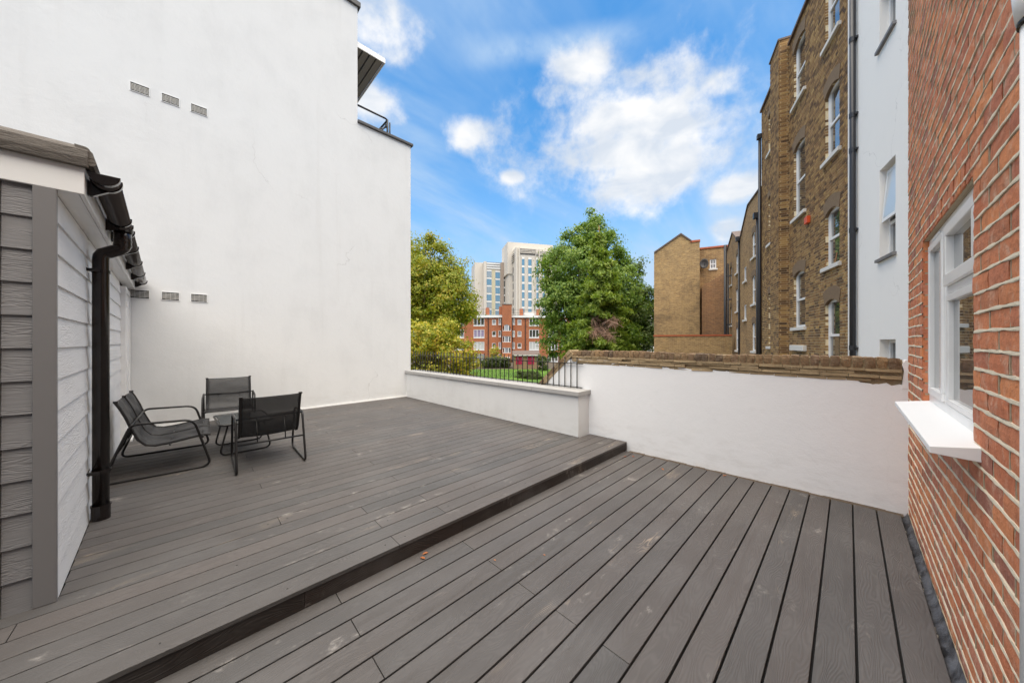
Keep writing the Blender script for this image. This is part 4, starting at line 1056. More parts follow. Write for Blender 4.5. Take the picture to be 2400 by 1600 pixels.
for i, (z0, z1) in enumerate(zw):
    a0, a1 = w1a - .05, w1b; m = MB(FY); yb_ = -.12
    tz = z0 + (z1 - z0) * .38
    for q in ((a0, a0 + .06, z0, z1), (a1 - .06, a1, z0, z1), (a0 + .06, a1 - .06, z0, z0 + .06), (a0 + .06, a1 - .06, z1 - .06, z1)): m.box(q[0], q[1], yb_ - .06, yb_, q[2], q[3])
    if i < 2: m.box(a0 + .06, a1 - .06, yb_ - .06, yb_ + .01, tz - .03, tz + .03)
    f_ = m.build('window', 'painted_white', bay)
    m = MB(FY); m.box(a0 + .05, a1 - .05, yb_ - .045, yb_ - .035, z0 + .05, z1 - .05); sub(f_, m, 'pane', 'house_glass')
    if i < 2:   # open top-hung sash
        m = MB(FY); h0 = tz + .04; h1 = z1 - .05; o0 = .07
        def ob(a, b_, u0, u1):
            f0 = 1 - (u0 - h0) / (h1 - h0); f1 = 1 - (u1 - h0) / (h1 - h0)
            m.add([(a, yb_ + o0 * f0, u0), (b_, yb_ + o0 * f0, u0), (b_, yb_ + o0 * f1, u1), (a, yb_ + o0 * f1, u1), (a, yb_ + .035 + o0 * f0, u0), (b_, yb_ + .035 + o0 * f0, u0), (b_, yb_ + .035 + o0 * f1, u1), (a, yb_ + .035 + o0 * f1, u1)],
                  [(0, 1, 2, 3), (4, 7, 6, 5), (0, 4, 5, 1), (1, 5, 6, 2), (2, 6, 7, 3), (3, 7, 4, 0)])
        ob(a0 + .04, a0 + .10, h0, h1); ob(a1 - .10, a1 - .04, h0, h1); ob(a0 + .10, a1 - .10, h0, h0 + .06); ob(a0 + .10, a1 - .10, h1 - .06, h1)
        sub(f_, m, 'open_sash', 'painted_white')
        m = MB(FY); ob(a0 + .10, a1 - .10, h0 + .06, h1 - .06); o_ = sub(f_, m, 'sash_pane', 'blind_glass'); 
        m = MB(FY); m.box(a0 - .06, a1 + .04, -.12, .05, z0 - .05, z0); sub(f_, m, 'sill', 'grey_trim')

# the terrace further along: gabled rears
def house_row(name, label, gx, peak, z_lo, wl, pipe, T0, T1, zv0, zv1, cap):
    h = thing(name, label, 'house', FB(((T0 + T1) / 2, -2, GZ)), 'gabled stock brick terrace rears')
    tp, zp = peak; m = MB(FB)
    for (a, b_, c, d) in rect_wall(T0, T1, GZ, min(zv0, zv1), wl): m.box(a, b_, -.3, 0, c, d)
    lo = min(zv0, zv1)
    m.prism([(T0, lo + .001), (T1, lo + .001), (T1, zv1 + .002), (tp, zp), (T0, zv0 + .002)], 1, -.3, 0)
    o = m.build('wall', 'far_stock', h); uv_wall(o)
    m = MB(FB); m.box(T0 + .02, T1 - .02, -4, -.31, GZ, lo - .2); m.build('dark_rooms', 'dark_void', h)
    m = MB(FB)
    for s_ in (0, 1):
        q = [(T0, zv0), (tp, zp)] if s_ == 0 else [(tp, zp), (T1, zv1)]
        m.prism([(q[0][0], q[0][1]), (q[1][0], q[1][1]), (q[1][0], q[1][1] + .07), (q[0][0], q[0][1] + .07)], 1, -5, .05)
    m.build('roof', 'slate', h)
    m = MB(FB); m.box(tp - .9, tp - .1, -1.4, -.9, zp - .4, zp + cap); ch = m.build('chimney', 'stone_white', h)
    m = MB(FB); m.box(tp - .95, tp - .05, -1.45, -.85, zp + cap, zp + cap + .16); sub(ch, m, 'chimney_cap', 'terracotta', bev=.02)
    m = MB(FB); pipe -= .25; m.tube([(pipe, .05, GZ), (pipe, .05, lo + .1)], .045, 8); pq = m.build('rain_pipe', 'grey_pipe', h, smooth=True)
    m = MB(FB); m.box(pipe - .12, pipe + .12, .01, .2, lo - .05, lo + .2); sub(pq, m, 'hopper', 'grey_pipe')
    return h
def cw(x0, x1, rows):   # columns of openings from image pixels (near edge x1)
    t1, t0 = tB(x0), tB(x1); res = []
    for y0, y1 in rows:
        Z = 4.2 / (((x0 + x1) / 2 - 1200) / 770 - .4675); res.append((t0, t1, EYE + (800 - y1) / 770 * Z, EYE + (800 - y0) / 770 * Z))
    return res
sy = lambda c: 460 + c / 4.127
sx_ = lambda c: 1690 + c / 4.127
w2 = cw(sx_(301), sx_(333), [(sy(350), sy(588)), (sy(768), sy(1040)), (sy(1222), sy(1496))]); w2s = cw(sx_(222), sx_(246), [(sy(680), sy(820)), (sy(1048), sy(1192))])
h2 = house_row('terrace_house', 'gabled brown brick terrace rear just beyond the tall downpipe', 0, (tB(sx_(262)), 8.35), 0, w2 + w2s, tB(sx_(350)) , TE + .05, tB(sx_(178)), 8.2, 7.05, .5)
for q in w2: sash(h2, *q, arch=.10, rev=.03)
for q in w2s: sash(h2, *q, arch=0, small=True, rev=.025)
w3 = cw(sx_(145), sx_(164), [(sy(560), sy(742)), (sy(895), sy(1112)), (sy(1262), sy(1488))]); w3s = cw(sx_(88), sx_(104), [(sy(680), sy(860)), (sy(1070), sy(1248))])
h3 = house_row('terrace_house', 'second gabled brown brick terrace rear, nearer the satellite dish wall', 0, (tB(sx_(112)), 8.25), 0, w3 + w3s, tB(sx_(175)), tB(sx_(178)) + .02, tB(sx_(40)), 7.15, 7.3, .45)
for q in w3: sash(h3, *q, arch=.10, rev=.03)
for q in w3s: sash(h3, *q, arch=.08, small=True)

# gable-ended terrace standing across the row
TG = 28.0
gt = thing('gable_end_house', 'yellow brick gable end house beside the trees with satellite dish return', 'house', FB((TG + 2, 4, GZ)))
def FG(p): return FB((TG + p[1], p[0], p[2]))  # s, depth, z
P = lambda x, y: sT_(x, y, TG)
A, Bk, C_, D_ = P(1533, 594), P(1596, 550), P(1621, 567), P(1640, 566)
m = MB(FG); m.prism([(A[0], GZ), (A[0], A[1]), Bk, C_, D_, (D_[0], GZ)], 1, 0, 9); uv_wall(m.build('gable_wall', 'far_yellow', gt))
m = MB(FG)
for q0, q1 in ((A, Bk), (Bk, C_)): m.prism([(q0[0], q0[1]), (q1[0], q1[1]), (q1[0], q1[1] + .12), (q0[0], q0[1] + .12)], 1, -.08, 9.2)
m.build('roof', 'slate', gt)
m = MB(FG); m.box(D_[0] - .03, C_[0] + .1, -.06, .5, D_[1] + .002, D_[1] + .14); m.build('coping', 'terracotta', gt)
E_, F_ = P(1642, 572), P(1692, 567)
wq = P(1674, 622), P(1690, 597)
m = MB(FG); s1_, s0_ = D_[0] - .002, F_[0] - 3
hole = (wq[1][0] + .15, wq[0][0] + .15, wq[0][1], wq[1][1])
for (a, b_, c, d) in rect_wall(s0_, s1_, GZ, E_[1] - .1, [hole]): m.box(a, b_, 1.2, 1.5, c, d)
m.box(s0_, s1_, 1.62, 9, GZ, E_[1] - .2)
uv_wall(m.build('return_wall', 'far_stock', gt))
m = MB(FG); m.box(s0_, s1_, 1.12, 1.6, E_[1] - .098, E_[1] + .02); m.build('return_coping', 'terracotta', gt)
f_ = None
m = MB(FG); a, b_, c, d = hole; yb_ = 1.25
for q in ((a, a + .07, c, d), (b_ - .07, b_, c, d), (a + .07, b_ - .07, c, c + .07), (a + .07, b_ - .07, d - .07, d), (a + .07, b_ - .07, (c + d) / 2 - .03, (c + d) / 2 + .03), ((a + b_) / 2 - .02, (a + b_) / 2 + .02, c + .07, d - .07)): m.box(q[0], q[1], yb_, yb_ + .05, q[2], q[3])
f_ = m.build('window', 'painted_white', gt); m = MB(FG); m.box(a + .05, b_ - .05, yb_ + .055, yb_ + .06, c + .05, d - .05); sub(f_, m, 'pane', 'curtained_glass')
m = MB(FG); m.box(a - .08, b_ + .08, 1.12, 1.3, c - .1, c); sub(f_, m, 'sill', 'stone_white')
# rounded orange brick lean-to in front of the return
o0, o1 = P(1646, 662), P(1706, 662); pl = [(o0[0], GZ), (o0[0], o0[1] - .35), (o0[0] - .15, o0[1] - .08), (o0[0] - .5, o0[1] + .05), (o0[0] - .9, o0[1] + .30), (o0[0] - 1.35, o0[1] + .55), (o1[0] - 1, o1[1] + .6), (o1[0] - 1, GZ)]
m = MB(FG); m.prism(pl, 1, .25, 1.15); uv_wall(m.build('stair_outshot', 'far_orange', gt))
# dish
dc = P(1651.5, 612); ds = MB(FG); vs = []; fs = []
for j in range(5):
    for k in range(16):
        a = 2 * math.pi * k / 16; rr_ = .34 * j / 4; vs.append((dc[0] - .05 + rr_ * math.cos(a) * .86, .95 + .30 * (rr_ ** 2) / .12 * -.4, dc[1] + rr_ * math.sin(a) * 1.1))
for j in range(4):
    for k in range(16): fs.append((j * 16 + k, j * 16 + (k + 1) % 16, (j + 1) * 16 + (k + 1) % 16, (j + 1) * 16 + k))
ds.add(vs, fs)
sdh = thing('satellite_dish', 'dark grey satellite dish fixed high on the brick return wall', 'satellite dish', FG((dc[0], 1.1, dc[1])))
o = ds.build('dish', 'dark_grey', sdh, smooth=True); o.modifiers.new('s', 'SOLIDIFY').thickness = .015
m = MB(FG); m.tube([(dc[0] - .05, .96, dc[1]), (dc[0] - .05, 1.2, dc[1] - .1)], .025, 6); m.tube([(dc[0] - .05, 1.0, dc[1] - .3), (dc[0] - .05, .6, dc[1] - .1)], .015, 6); m.box(dc[0] - .10, dc[0], .55, .62, dc[1] - .13, dc[1] - .05); m.build('arm', 'grey_pipe', sdh)
# soil pipes in the corner
for x, lab in ((1700.0, 'black soil pipe with side branches in the corner of the terrace'), (1706.5, 'thinner black pipe right of the branched soil pipe')):
    ps, pzv = sT_(x, 560, TG - 3.2); pg_ = thing('soil_pipe', lab, 'pipe', FB((TG - 3.2, ps, GZ)))
    m = MB(lambda p: FB((TG - 3.2 + p[1], p[0], p[2]))); m.tube([(ps, 0, GZ), (ps, 0, 7.6 if x < 1702 else 6.4)], .085 if x < 1702 else .05, 8); m.build('pipe', 'grey_pipe', pg_, smooth=True)
    m = MB(lambda p: FB((TG - 3.2 + p[1], p[0], p[2])))
    for z in (2.5, 4.1, 5.6): m.tube([(ps, 0, z), (ps - .5, .1, z + .1)], .04, 6)
    m.build('branch_pipes', 'grey_pipe', pg_, smooth=True)
# low brick wall in front
TL = 23.6
lwn = thing('garden_brick_wall', 'plain yellow brick garden wall under the gable end', 'wall', FB((TL, 2, GZ)))
a = sT_(1533, 786, TL); b_ = sT_(1716, 782, TL)
m = MB(lambda p: FB((TL + p[1], p[0], p[2]))); m.box(b_[0], a[0], 0, .3, GZ, a[1] - .06); uv_wall(m.build('brickwork', 'far_yellow', lwn))
m = MB(lambda p: FB((TL + p[1], p[0], p[2]))); m.box(b_[0], a[0] + .04, -.04, .34, a[1] - .058, a[1] + .03); m.build('tile_coping', 'terracotta', lwn)
# ------------------------------------------------------------------ small pale block seen past the gable
db = thing('distant_white_block', 'small pale distant building glimpsed between the dark tree and gable house', 'building', FC((37, 88, GZ)))
m = MB(FC); m.box(35.5, 39.5, 88, 96, GZ, 11.9); m.build('wall', 'stone_white', db)
m = MB(FC)
for k in range(4): m.box(35.9 + k * .9, 36.4 + k * .9, 87.95, 88.0, 9.9, 11.2)
m.build('windows', 'tower_glass', db)

# ------------------------------------------------------------------ red brick flats
FZ = 77.0
def fl(cx): return (cx / 8.713 - 140) * FZ / 770
def fz(cy): return EYE + (100 - cy / 8.713) * FZ / 770
fb = thing('red_brick_flats', 'four storey red brick flats with white windows and a central stair tower', 'building', FC((0, FZ + 4, GZ)))
def FF(p): return FC((p[0], FZ + p[1], p[2]))
big_rows = [(388, 553), (630, 798), (878, 1046), (1130, 1290)]; sm_rows = [(425, 528), (662, 768), (905, 1006), (1150, 1250)]; na_rows = [(400, 528), (650, 775), (885, 1018), (1130, 1262)]
W_ = []
for (x0, x1) in ((-420, -200), (30, 240), (436, 655), (1570, 1770), (1960, 2160)):
    for r_ in big_rows: W_.append((fl(x0), fl(x1), fz(r_[1]), fz(r_[0]), 'b'))
for (x0, x1) in ((-120, -40), (812, 893), (1333, 1412), (2240, 2330)):
    for r_ in sm_rows: W_.append((fl(x0), fl(x1), fz(r_[1]), fz(r_[0]), 's'))
for (x0, x1) in ((945, 995), (1235, 1278)):
    for r_ in na_rows: W_.append((fl(x0), fl(x1), fz(r_[1]), fz(r_[0]), 'n'))
zroof = fz(385); xl, xr_ = fl(-600), fl(2500)
m = MB(FF)
for (a, b_, c, d) in rect_wall(xl, xr_, GZ, zroof, W_): m.box(a, b_, 0, .3, c, d)
uv_wall(m.build('wall', 'far_red', fb))
m = MB(FF); m.box(xl, xr_, .31, 9, GZ, zroof - .1); m.build('interior', 'dark_void', fb)
m = MB(FF); m.box(xl, fl(1022), -.35, 9, zroof, fz(336)); m.box(fl(1212), xr_, -.35, 9, zroof, fz(345)); m.build('roof_band', 'tower_white', fb)
rg_ = random.Random(4)
for (a, b_, c, d, kd) in W_:
    m = MB(FF); w_ = .10
    for q in ((a, a + w_, c, d), (b_ - w_, b_, c, d), (a + w_, b_ - w_, c, c + .13), (a + w_, b_ - w_, d - w_, d)): m.box(q[0], q[1], .02, .12, q[2], q[3])
    if kd == 'b':
        for f in (.33, .67): xx = a + (b_ - a) * f; m.box(xx - .06, xx + .06, .02, .11, c + .13, d - w_)
    m.box(a + w_, b_ - w_, .03, .10, c + .24, c + .30)
    m.box(a - .05, b_ + .05, -.05, .02, c - .08, c)
    wo = m.build('window', 'tower_white', fb); m = MB(FF); m.box(a + .05, b_ - .05, .115, .14, c + .05, d - .05)
    sub(wo, m, 'pane', rg_.choice(['house_glass', 'house_glass', 'curtained_glass', 'lilac_curtain', 'blind_glass']))
# stair tower
m = MB(FF); tx0, tx1 = fl(1022), fl(1214); tw = [(fl(1030), fl(1198), fz(b0), fz(a0)) for a0, b0 in ((530, 660), (765, 887), (995, 1102))]
for (a, b_, c, d) in rect_wall(tx0, tx1, GZ + .3, fz(132), tw): m.box(a, b_, -1.2, -.9, c, d)
m.box(tx0, tx0 + .3, -.899, 3, GZ, fz(132)); m.box(tx1 - .3, tx1, -.899, 3, GZ, fz(132)); m.box(tx0 + .3, tx1 - .3, 1.0, 3, GZ, fz(132))
uv_wall(m.build('stair_tower', 'far_red', fb))
m = MB(FF); m.box(tx0 - .06, tx1 + .06, -1.26, 3.1, fz(132), fz(120)); m.build('tower_coping', 'dark_grey', fb)
m = MB(FF); m.box(fl(950), tx0 - .07, 1.2, 3.2, zroof, fz(150)); uv_wall(m.build('tower_flank', 'far_red', fb))
m = MB(FF); m.box(tx0 + .31, tx1 - .31, -.7, -.6, GZ, fz(500)); m.build('stair_interior', 'dark_void', fb)
for i, (a, b_, c, d) in enumerate(tw):
    m = MB(FF)
    for q in ((a, a + .08, c, d), (b_ - .08, b_, c, d), (a + .08, b_ - .08, c, c + .10), (a + .08, b_ - .08, d - .10, d), (a + .42, a + .58, c + .1, d - .1), (b_ - .58, b_ - .42, c + .1, d - .1)): m.box(q[0], q[1], -1.15, -1.05, q[2], q[3])
    wo = m.build('window', 'tower_white', fb); m = MB(FF); m.box(a + .5, b_ - .5, -1.04, -1.03, c + .05, d - .05); sub(wo, m, 'pane', 'curtained_glass')
    if i == 0:   # arched head: brick spandrels
        for sg in (0, 1):
            m = MB(FF); xe = a if sg == 0 else b_; dr_ = 1 if sg == 0 else -1; rr_ = (b_ - a) / 2
            po = [(xe, d), (xe, c + .35)] + [(xe + dr_ * rr_ * (1 - math.cos(u)), c + .35 + (d - c - .35) * math.sin(u)) for u in (.3, .6, .9, 1.2, 1.57)]
            m.prism(po, 1, -1.2, -1.04); uv_wall(sub(wo, m, 'spandrel', 'far_red'))
for cx0, cx1, cy0, cy1 in ((665, 742, 185, 345), (1378, 1455, 205, 350), (1735, 1805, 215, 350), (-150, -80, 190, 345)):
    m = MB(FF); m.box(fl(cx0), fl(cx1), 2, 3.2, fz(cy1), fz(cy0)); c_ = m.build('chimney', 'far_red', fb); uv_wall(c_)
    m = MB(FF)
    for k in range(3): xx = fl(cx0 + 12 + k * 25); m.tube([(xx, 2.6, fz(cy0)), (xx, 2.6, fz(cy0 - 28))], .10, 8)
    sub(c_, m, 'chimney_pots', 'terracotta')
m = MB(FF)
for cy in (205, 270, 318):
    m.tube([(xl, .3, fz(cy)), (xr_, .3, fz(cy + 20))], .03, 5)
for k in range(16): xx = xl + (xr_ - xl) * k / 15; m.tube([(xx, .3, fz(340)), (xx, .3, fz(205))], .03, 5)
m.build('roof_railing', 'grey_pipe', fb)
for cx in (735, 1492, 1008, 1228):
    m = MB(FF); m.tube([(fl(cx), -.12, GZ), (fl(cx), -.12, fz(340))], .09, 6); m.build('rain_pipe', 'grey_pipe', fb)
m = MB(FF)
for cx in (697, 1525, 970, 1255):
    for cy in (447, 570, 692, 815, 938): m.box(fl(cx) - .07, fl(cx) + .07, -.02, .01, fz(cy) - .06, fz(cy) + .06)
m.build('air_bricks', 'dark_void', fb)
m = MB(FF); m.box(fl(1470), fl(1720), 3, 5, fz(350), fz(250)); m.box(fl(1580), fl(1700), 2.4, 2.9, fz(345), fz(300)); m.build('roof_tank', 'stone_white', fb)
m = MB(FF); m.box(fl(1005), fl(1180), -1.9, -1.25, fz(1200), fz(1182)); m.build('entrance_canopy', 'tower_white', fb)

# ------------------------------------------------------------------ brick store with magenta doors, hedge
SZ = 58.0
def gl(cx): return (cx / 8.713 - 140) * SZ / 770
def gz(cy): return EYE + (100 - cy / 8.713) * SZ / 770
st = thing('bin_store', 'small brown store with two magenta doors and low tiled roof', 'shed', FC((0, SZ, GZ)))
def FH(p): return FC((p[0], SZ + p[1], p[2]))
m = MB(FH); m.box(gl(1240), gl(1770), 0, 3, GZ, gz(1150)); uv_wall(m.build('wall', 'tan_render', st))
m = MB(FH); m.prism([(-.4, gz(1148)), (-.4, gz(1142)), (1.5, gz(1062)), (3.4, gz(1140)), (3.4, gz(1148))], 0, gl(1228), gl(1785)); m.build('roof', 'slate', st)
m = MB(FH); m.box(gl(1230), gl(1780), -.46, -.402, gz(1160), gz(1146)); m.build('gutter_board', 'tower_white', st)
for a, b_ in ((1302, 1448), (1522, 1670)):
    m = MB(FH); m.box(gl(a), gl(b_), -.06, -.002, gz(1338), gz(1168)); d_ = m.build('door', 'magenta_door', st)
    m = MB(FH)
    for k in range(1, 5): xx = gl(a + (b_ - a) * k / 5); m.box(xx - .015, xx + .015, -.075, -.06, gz(1336), gz(1170))
    sub(d_, m, 'boards', 'magenta_door')
bn_ = thing('garden_bench', 'white slatted park bench glimpsed through the left end of the railing', 'bench', FC((-8, 30, GZ)))
m = MB(FC); yy = 29.0; zb = EYE - 53 / 770 * 29
for k in range(3): m.box(-8.55, -7.65, yy + k * .12, yy + .09 + k * .12, zb - .02, zb)
for k in range(3): m.box(-8.55, -7.65, yy + .42, yy + .45, zb + .12 + k * .11, zb + .2 + k * .11)
m.build('slats', 'tower_white', bn_)
m = MB(FC)
for x in (-8.5, -7.75): m.box(x, x + .06, yy, yy + .06, GZ, zb - .02); m.box(x, x + .06, yy + .46, yy + .50, GZ, zb + .45)
m.build('legs', 'dark_grey', bn_)

# ------------------------------------------------------------------ tower block
TZ = 130.0
tw_ = thing('tower_block', 'pale beige office tower with lower wing and columns of blue windows', 'building', FT((5, 5, GZ)))
def aT(cx, b):
    r = (1100 + cx / 7.842 - 1200) / 770; return (r * (TZ + math.cos(TY) * b) - 1.42 + math.sin(TY) * b) / (math.cos(TY) - math.sin(TY) * r)
def zT(cy, Zd): return EYE + (240 - cy / 7.842) / 770 * Zd
Zf = TZ
m = MB(FT); m.box(0, 19, .0, 15, GZ, zT(160, Zf)); m.build('tower_shaft', 'tower_panel', tw_)
m = MB(FT); m.box(-2.2, 17.5, 4.5, 15.5, zT(600, Zf), 42.0); m.build('plant_core', 'tower_panel', tw_)
m = MB(FT); m.box(-1.6, -.002, 5, 15, GZ, 36.5); m.build('core_flank', 'tower_panel', tw_)
aw0, aw1 = aT(85, 12), aT(700, 12)
m = MB(FT); m.box(aT(262, 12), aw1 + 2, 12, 26, GZ, zT(440, TZ + 11)); m.build('wing', 'tower_panel', tw_)
m = MB(FT); m.box(aT(85, 17), aT(262, 12), 14.5, 26, GZ, zT(452, TZ + 13)); m.build('wing_flank', 'tower_panel', tw_)
def tower_win(a0, a1, z0, z1, b, glass, hd=.55):
    m = MB(FT); m.box(a0, a1, b - .20, b - .02, z1, z1 + hd); w_ = m.build('spandrel', 'tower_white', tw_)
    m = MB(FT); m.box(a0, a1, b - .12, b - .01, z0, z1); w2_ = m.build('window', glass, tw_)
    m = MB(FT); m.box(a0 - .12, a0, b - .3, b, z0, z1 + hd); m.box(a1, a1 + .12, b - .3, b, z0, z1 + hd); sub(w2_, m, 'frame', 'tower_panel')
tg = random.Random(9)
for (c0, c1) in ((962, 1012), (1078, 1143), (1224, 1270), (1342, 1392)):
    for k in range(9):
        cy0 = 362 + k * 152.5
        if zT(cy0 + 110, Zf) < 0: continue
        tower_win(aT(c0, 0), aT(c1, 0), zT(cy0 + 112, Zf), zT(cy0, Zf), 0, 'tower_glass', .75)
Zw = TZ + 11
for (c0, c1, gs) in ((316, 408, ('tower_blind', 'tower_glass')), (476, 562, ('tower_glass',)), (630, 696, ('window_glass',))):
    for k in range(8):
        cy0 = 608 + k * 140.5 + (10 if c0 > 316 else 0) + (8 if c0 > 600 else 0)
        if zT(cy0 + 110, Zw) < 0: continue
        tower_win(aT(c0, 12), aT(c1, 12), zT(cy0 + 108, Zw), zT(cy0, Zw), 12, gs[k % 2 if len(gs) > 1 else 0], .6)
m = MB(FT); m.box(aT(410, 12), aT(474, 12), 11.9, 12, GZ, zT(530, Zw)); m.build('cream_panel', 'tower_cream', tw_)
for c0, c1 in ((265, 312), (574, 626)):
    m = MB(FT); m.box(aT(c0, 12), aT(c1, 12), 11.4, 12, GZ, zT(436, Zw)); m.build('pilaster', 'tower_panel_dark' if c0 > 400 else 'tower_panel', tw_)
for c0, c1 in ((850, 872), (905, 925), (1213, 1224), (1272, 1288)):
    m = MB(FT); m.box(aT(c0, 0), aT(c1, 0), -.45, 0, GZ, zT(158, Zf)); m.build('pilaster', 'tower_panel', tw_)
# louvred bands
for (c0, c1, y0, y1, b, Zd, n_) in ((928, 1208, 170, 270, 0, Zf, 4), (1290, 1480, 200, 290, 0, Zf, 4), (1226, 1260, 230, 285, 0, Zf, 2)):
    m = MB(FT); m.box(aT(c0, b), aT(c1, b), b - .25, b - .02, zT(y1, Zd), zT(y0, Zd)); lv = m.build('louvre_band', 'louvre', tw_)
    m = MB(FT)
    for k in range(n_): zz = zT(y0 + (y1 - y0) * (k + .3) / n_, Zd); m.box(aT(c0, b), aT(c1, b), b - .5, b - .26, zz, zz + .28)
    sub(lv, m, 'blades', 'tower_panel')
for (c0, c1) in ((316, 568), (632, 694)):
    for k in range(3):
        m = MB(FT); zz = zT(452 + k * 42, Zw); m.box(aT(c0, 12), aT(c1, 12), 11.6, 11.98, zz - .6, zz); m.build('white_band', 'tower_white', tw_)
        m = MB(FT); m.box(aT(c0, 12), aT(c1, 12), 11.7, 11.98, zz + .02, zz + .22); m.build('shadow_gap', 'louvre', tw_)
for (b0, b1, z0, z1) in ((2.0, 6.0, 33.6, 36.8), (8.0, 13.0, 33.6, 36.8)):
    m = MB(FT); m.box(-.25, -.01, b0, b1, z0, z1); lv = m.build('louvre_band', 'louvre', tw_); m = MB(FT)
    for k in range(4): m.box(-.5, -.26, b0, b1, z0 + k * .8, z0 + .25 + k * .8)
    sub(lv, m, 'blades', 'tower_panel')
for k in range(9):
    for b0 in (3.2, 9.8):
        z1 = 31.5 - k * 3.28
        m = MB(FT); m.box(-.10, -.01, b0, b0 + 1.1, z1 - 2.3, z1); m.build('side_window', 'louvre', tw_)

# ------------------------------------------------------------------ trees
def leaf_mesh(name, P, size, mat, parent, up=.35, aspect=1.5, seed=0, N0=None):
    """P: (n,3) centres; one four-sided leaf each, random turn, tilted a little outward"""
    r_ = np.random.default_rng(seed); n = len(P); nrm = r_.normal(size=(n, 3)); 
    if N0 is not None: nrm += N0 * 1.3
    nrm[:, 2] += up; nrm /= np.linalg.norm(nrm, axis=1)[:, None]
    a = r_.normal(size=(n, 3)); a -= nrm * (a * nrm).sum(1)[:, None]; a /= np.linalg.norm(a, axis=1)[:, None]; b_ = np.cross(nrm, a)
    s = size * r_.uniform(.6, 1.35, n)[:, None]; a *= s * aspect * .5; b_ *= s * .5
    fold = nrm * s * .18
    V = np.stack([P - a, P - b_ * .9 + fold, P + a, P + b_ * .9 + fold], 1).reshape(-1, 3).astype(np.float32)
    me = bpy.data.meshes.new(name); me.vertices.add(4 * n); me.vertices.foreach_set('co', V.ravel())
    me.loops.add(4 * n); me.loops.foreach_set('vertex_index', np.arange(4 * n, dtype=np.int32))
    me.polygons.add(n); me.polygons.foreach_set('loop_start', np.arange(0, 4 * n, 4, dtype=np.int32)); me.polygons.foreach_set('loop_total', np.full(n, 4, dtype=np.int32))
    me.update(); me.validate()
    return link(name, me, mat, parent)
def clumps(blobs, nc, nl, cr, seed, shell=.62, gap=0, flat=.75):
    """leaf centres in clumps spread through the outer part of a crown made of ellipsoids"""
    r_ = np.random.default_rng(seed); out_ = []; C = []; vol = np.array([b[3] * b[4] * b[5] for b in blobs]); vol = vol / vol.sum(); NN = []
    for b, f in zip(blobs, vol):
        k = max(3, int(nc * f)); d = r_.normal(size=(k, 3)); d /= np.linalg.norm(d, axis=1)[:, None]
        rad = (shell + (1.0 - shell) * r_.random(k) ** .6)[:, None] * (1 + .10 * r_.normal(size=(k, 1)))
        c = d * rad * np.array(b[3:6]) + np.array(b[:3]); C.append(c)
        lc = nl // nc
        for i in range(k):
            m_ = int(lc * r_.uniform(.5, 1.6)); q = r_.normal(size=(m_, 3)) * cr * np.array([1, 1, flat]) * r_.uniform(.6, 1.25)
            out_.append(c[i] + q); NN.append(np.repeat(d[i][None], m_, 0) + q * .6 / cr)
    return np.concatenate(out_), np.concatenate(C), np.concatenate(NN)
def tree(name, label, base, h, blobs, nc, nl, cr, size, mat, seed, trunk_r=.35, bark='bark', group=None, shell=.55, flat=.7, up=.35):
    """blobs in (lateral, forward, z) of the estate frame"""
    bs_ = FC((base[0], base[1], GZ)); tr_ = thing(name, label, 'tree', bs_, group)
    bl = []
    for b in blobs:
        c = FC(b[:3]); bl.append((c.x, c.y, c.z, b[3], b[3], b[4]))
    P_, C_c, N_ = clumps(bl, nc, nl, cr, seed, shell, flat=flat)
    leaf_mesh('crown', P_, size, mat, tr_, seed=seed, N0=N_, up=up)
    r_ = random.Random(seed); top = bs_ + Vector((0, 0, h * .8)); m = MB()
    m.tube([bs_, bs_.lerp(top, .3) + Vector((.1, 0, 0)), bs_.lerp(top, .6), top], [trunk_r, trunk_r * .75, trunk_r * .5, trunk_r * .12], 10); m.build('trunk', bark, tr_, smooth=True)
    m = MB()
    for i in range(0, len(C_c), max(1, len(C_c) // 70)):
        e = Vector(C_c[i]); f = r_.uniform(.25, .75); s = bs_.lerp(top, min(.95, max(.12, (e.z - GZ) / (h * .8) * f))); mid = s.lerp(e, .5) + Vector((0, 0, -.2 * (e - s).length * .4))
        m.tube([s, mid, e], [trunk_r * .22, trunk_r * .12, .02], 5)
    m.build('branches', bark, tr_, smooth=True); return tr_
def bl(x0, y0, Z, rpx, rzpx):  # crown lobe from its centre and radii in image pixels
    return ((x0 - 1200) / 770 * Z, Z, EYE + (800 - y0) / 770 * Z, rpx / 770 * Z, rzpx / 770 * Z)
Z1 = 44
tree('plane_tree', 'large yellow green plane tree rising beside the white building corner', ((985 - 1200) / 770 * Z1, Z1), 19,
     [bl(985, 640, Z1, 88, 82), bl(1010, 705, Z1, 92, 90), bl(930, 680, Z1, 90, 110), bl(1050, 700, Z1 - 1, 62, 70), bl(960, 600, Z1, 55, 50), bl(1050, 655, Z1, 50, 60), bl(1000, 780, Z1, 80, 60), bl(1085, 700, Z1 - 1, 42, 62)],
     480, 60000, .60, .22, 'plane_leaf', 1, .5)
Z2 = 27
tree('sumac_tree', 'smaller golden leaved tree directly behind the railing on the left', ((1010 - 1200) / 770 * Z2, Z2), 6.6,
     [bl(1000, 800, Z2, 62, 42), bl(1060, 830, Z2 - .5, 52, 42), bl(965, 840, Z2, 55, 50), bl(1090, 865, Z2, 30, 28), bl(1035, 775, Z2, 36, 28), bl(1010, 880, Z2, 70, 30)],
     220, 22000, .28, .15, 'sumac_leaf', 2, .13, up=-.2)
Z3 = 36
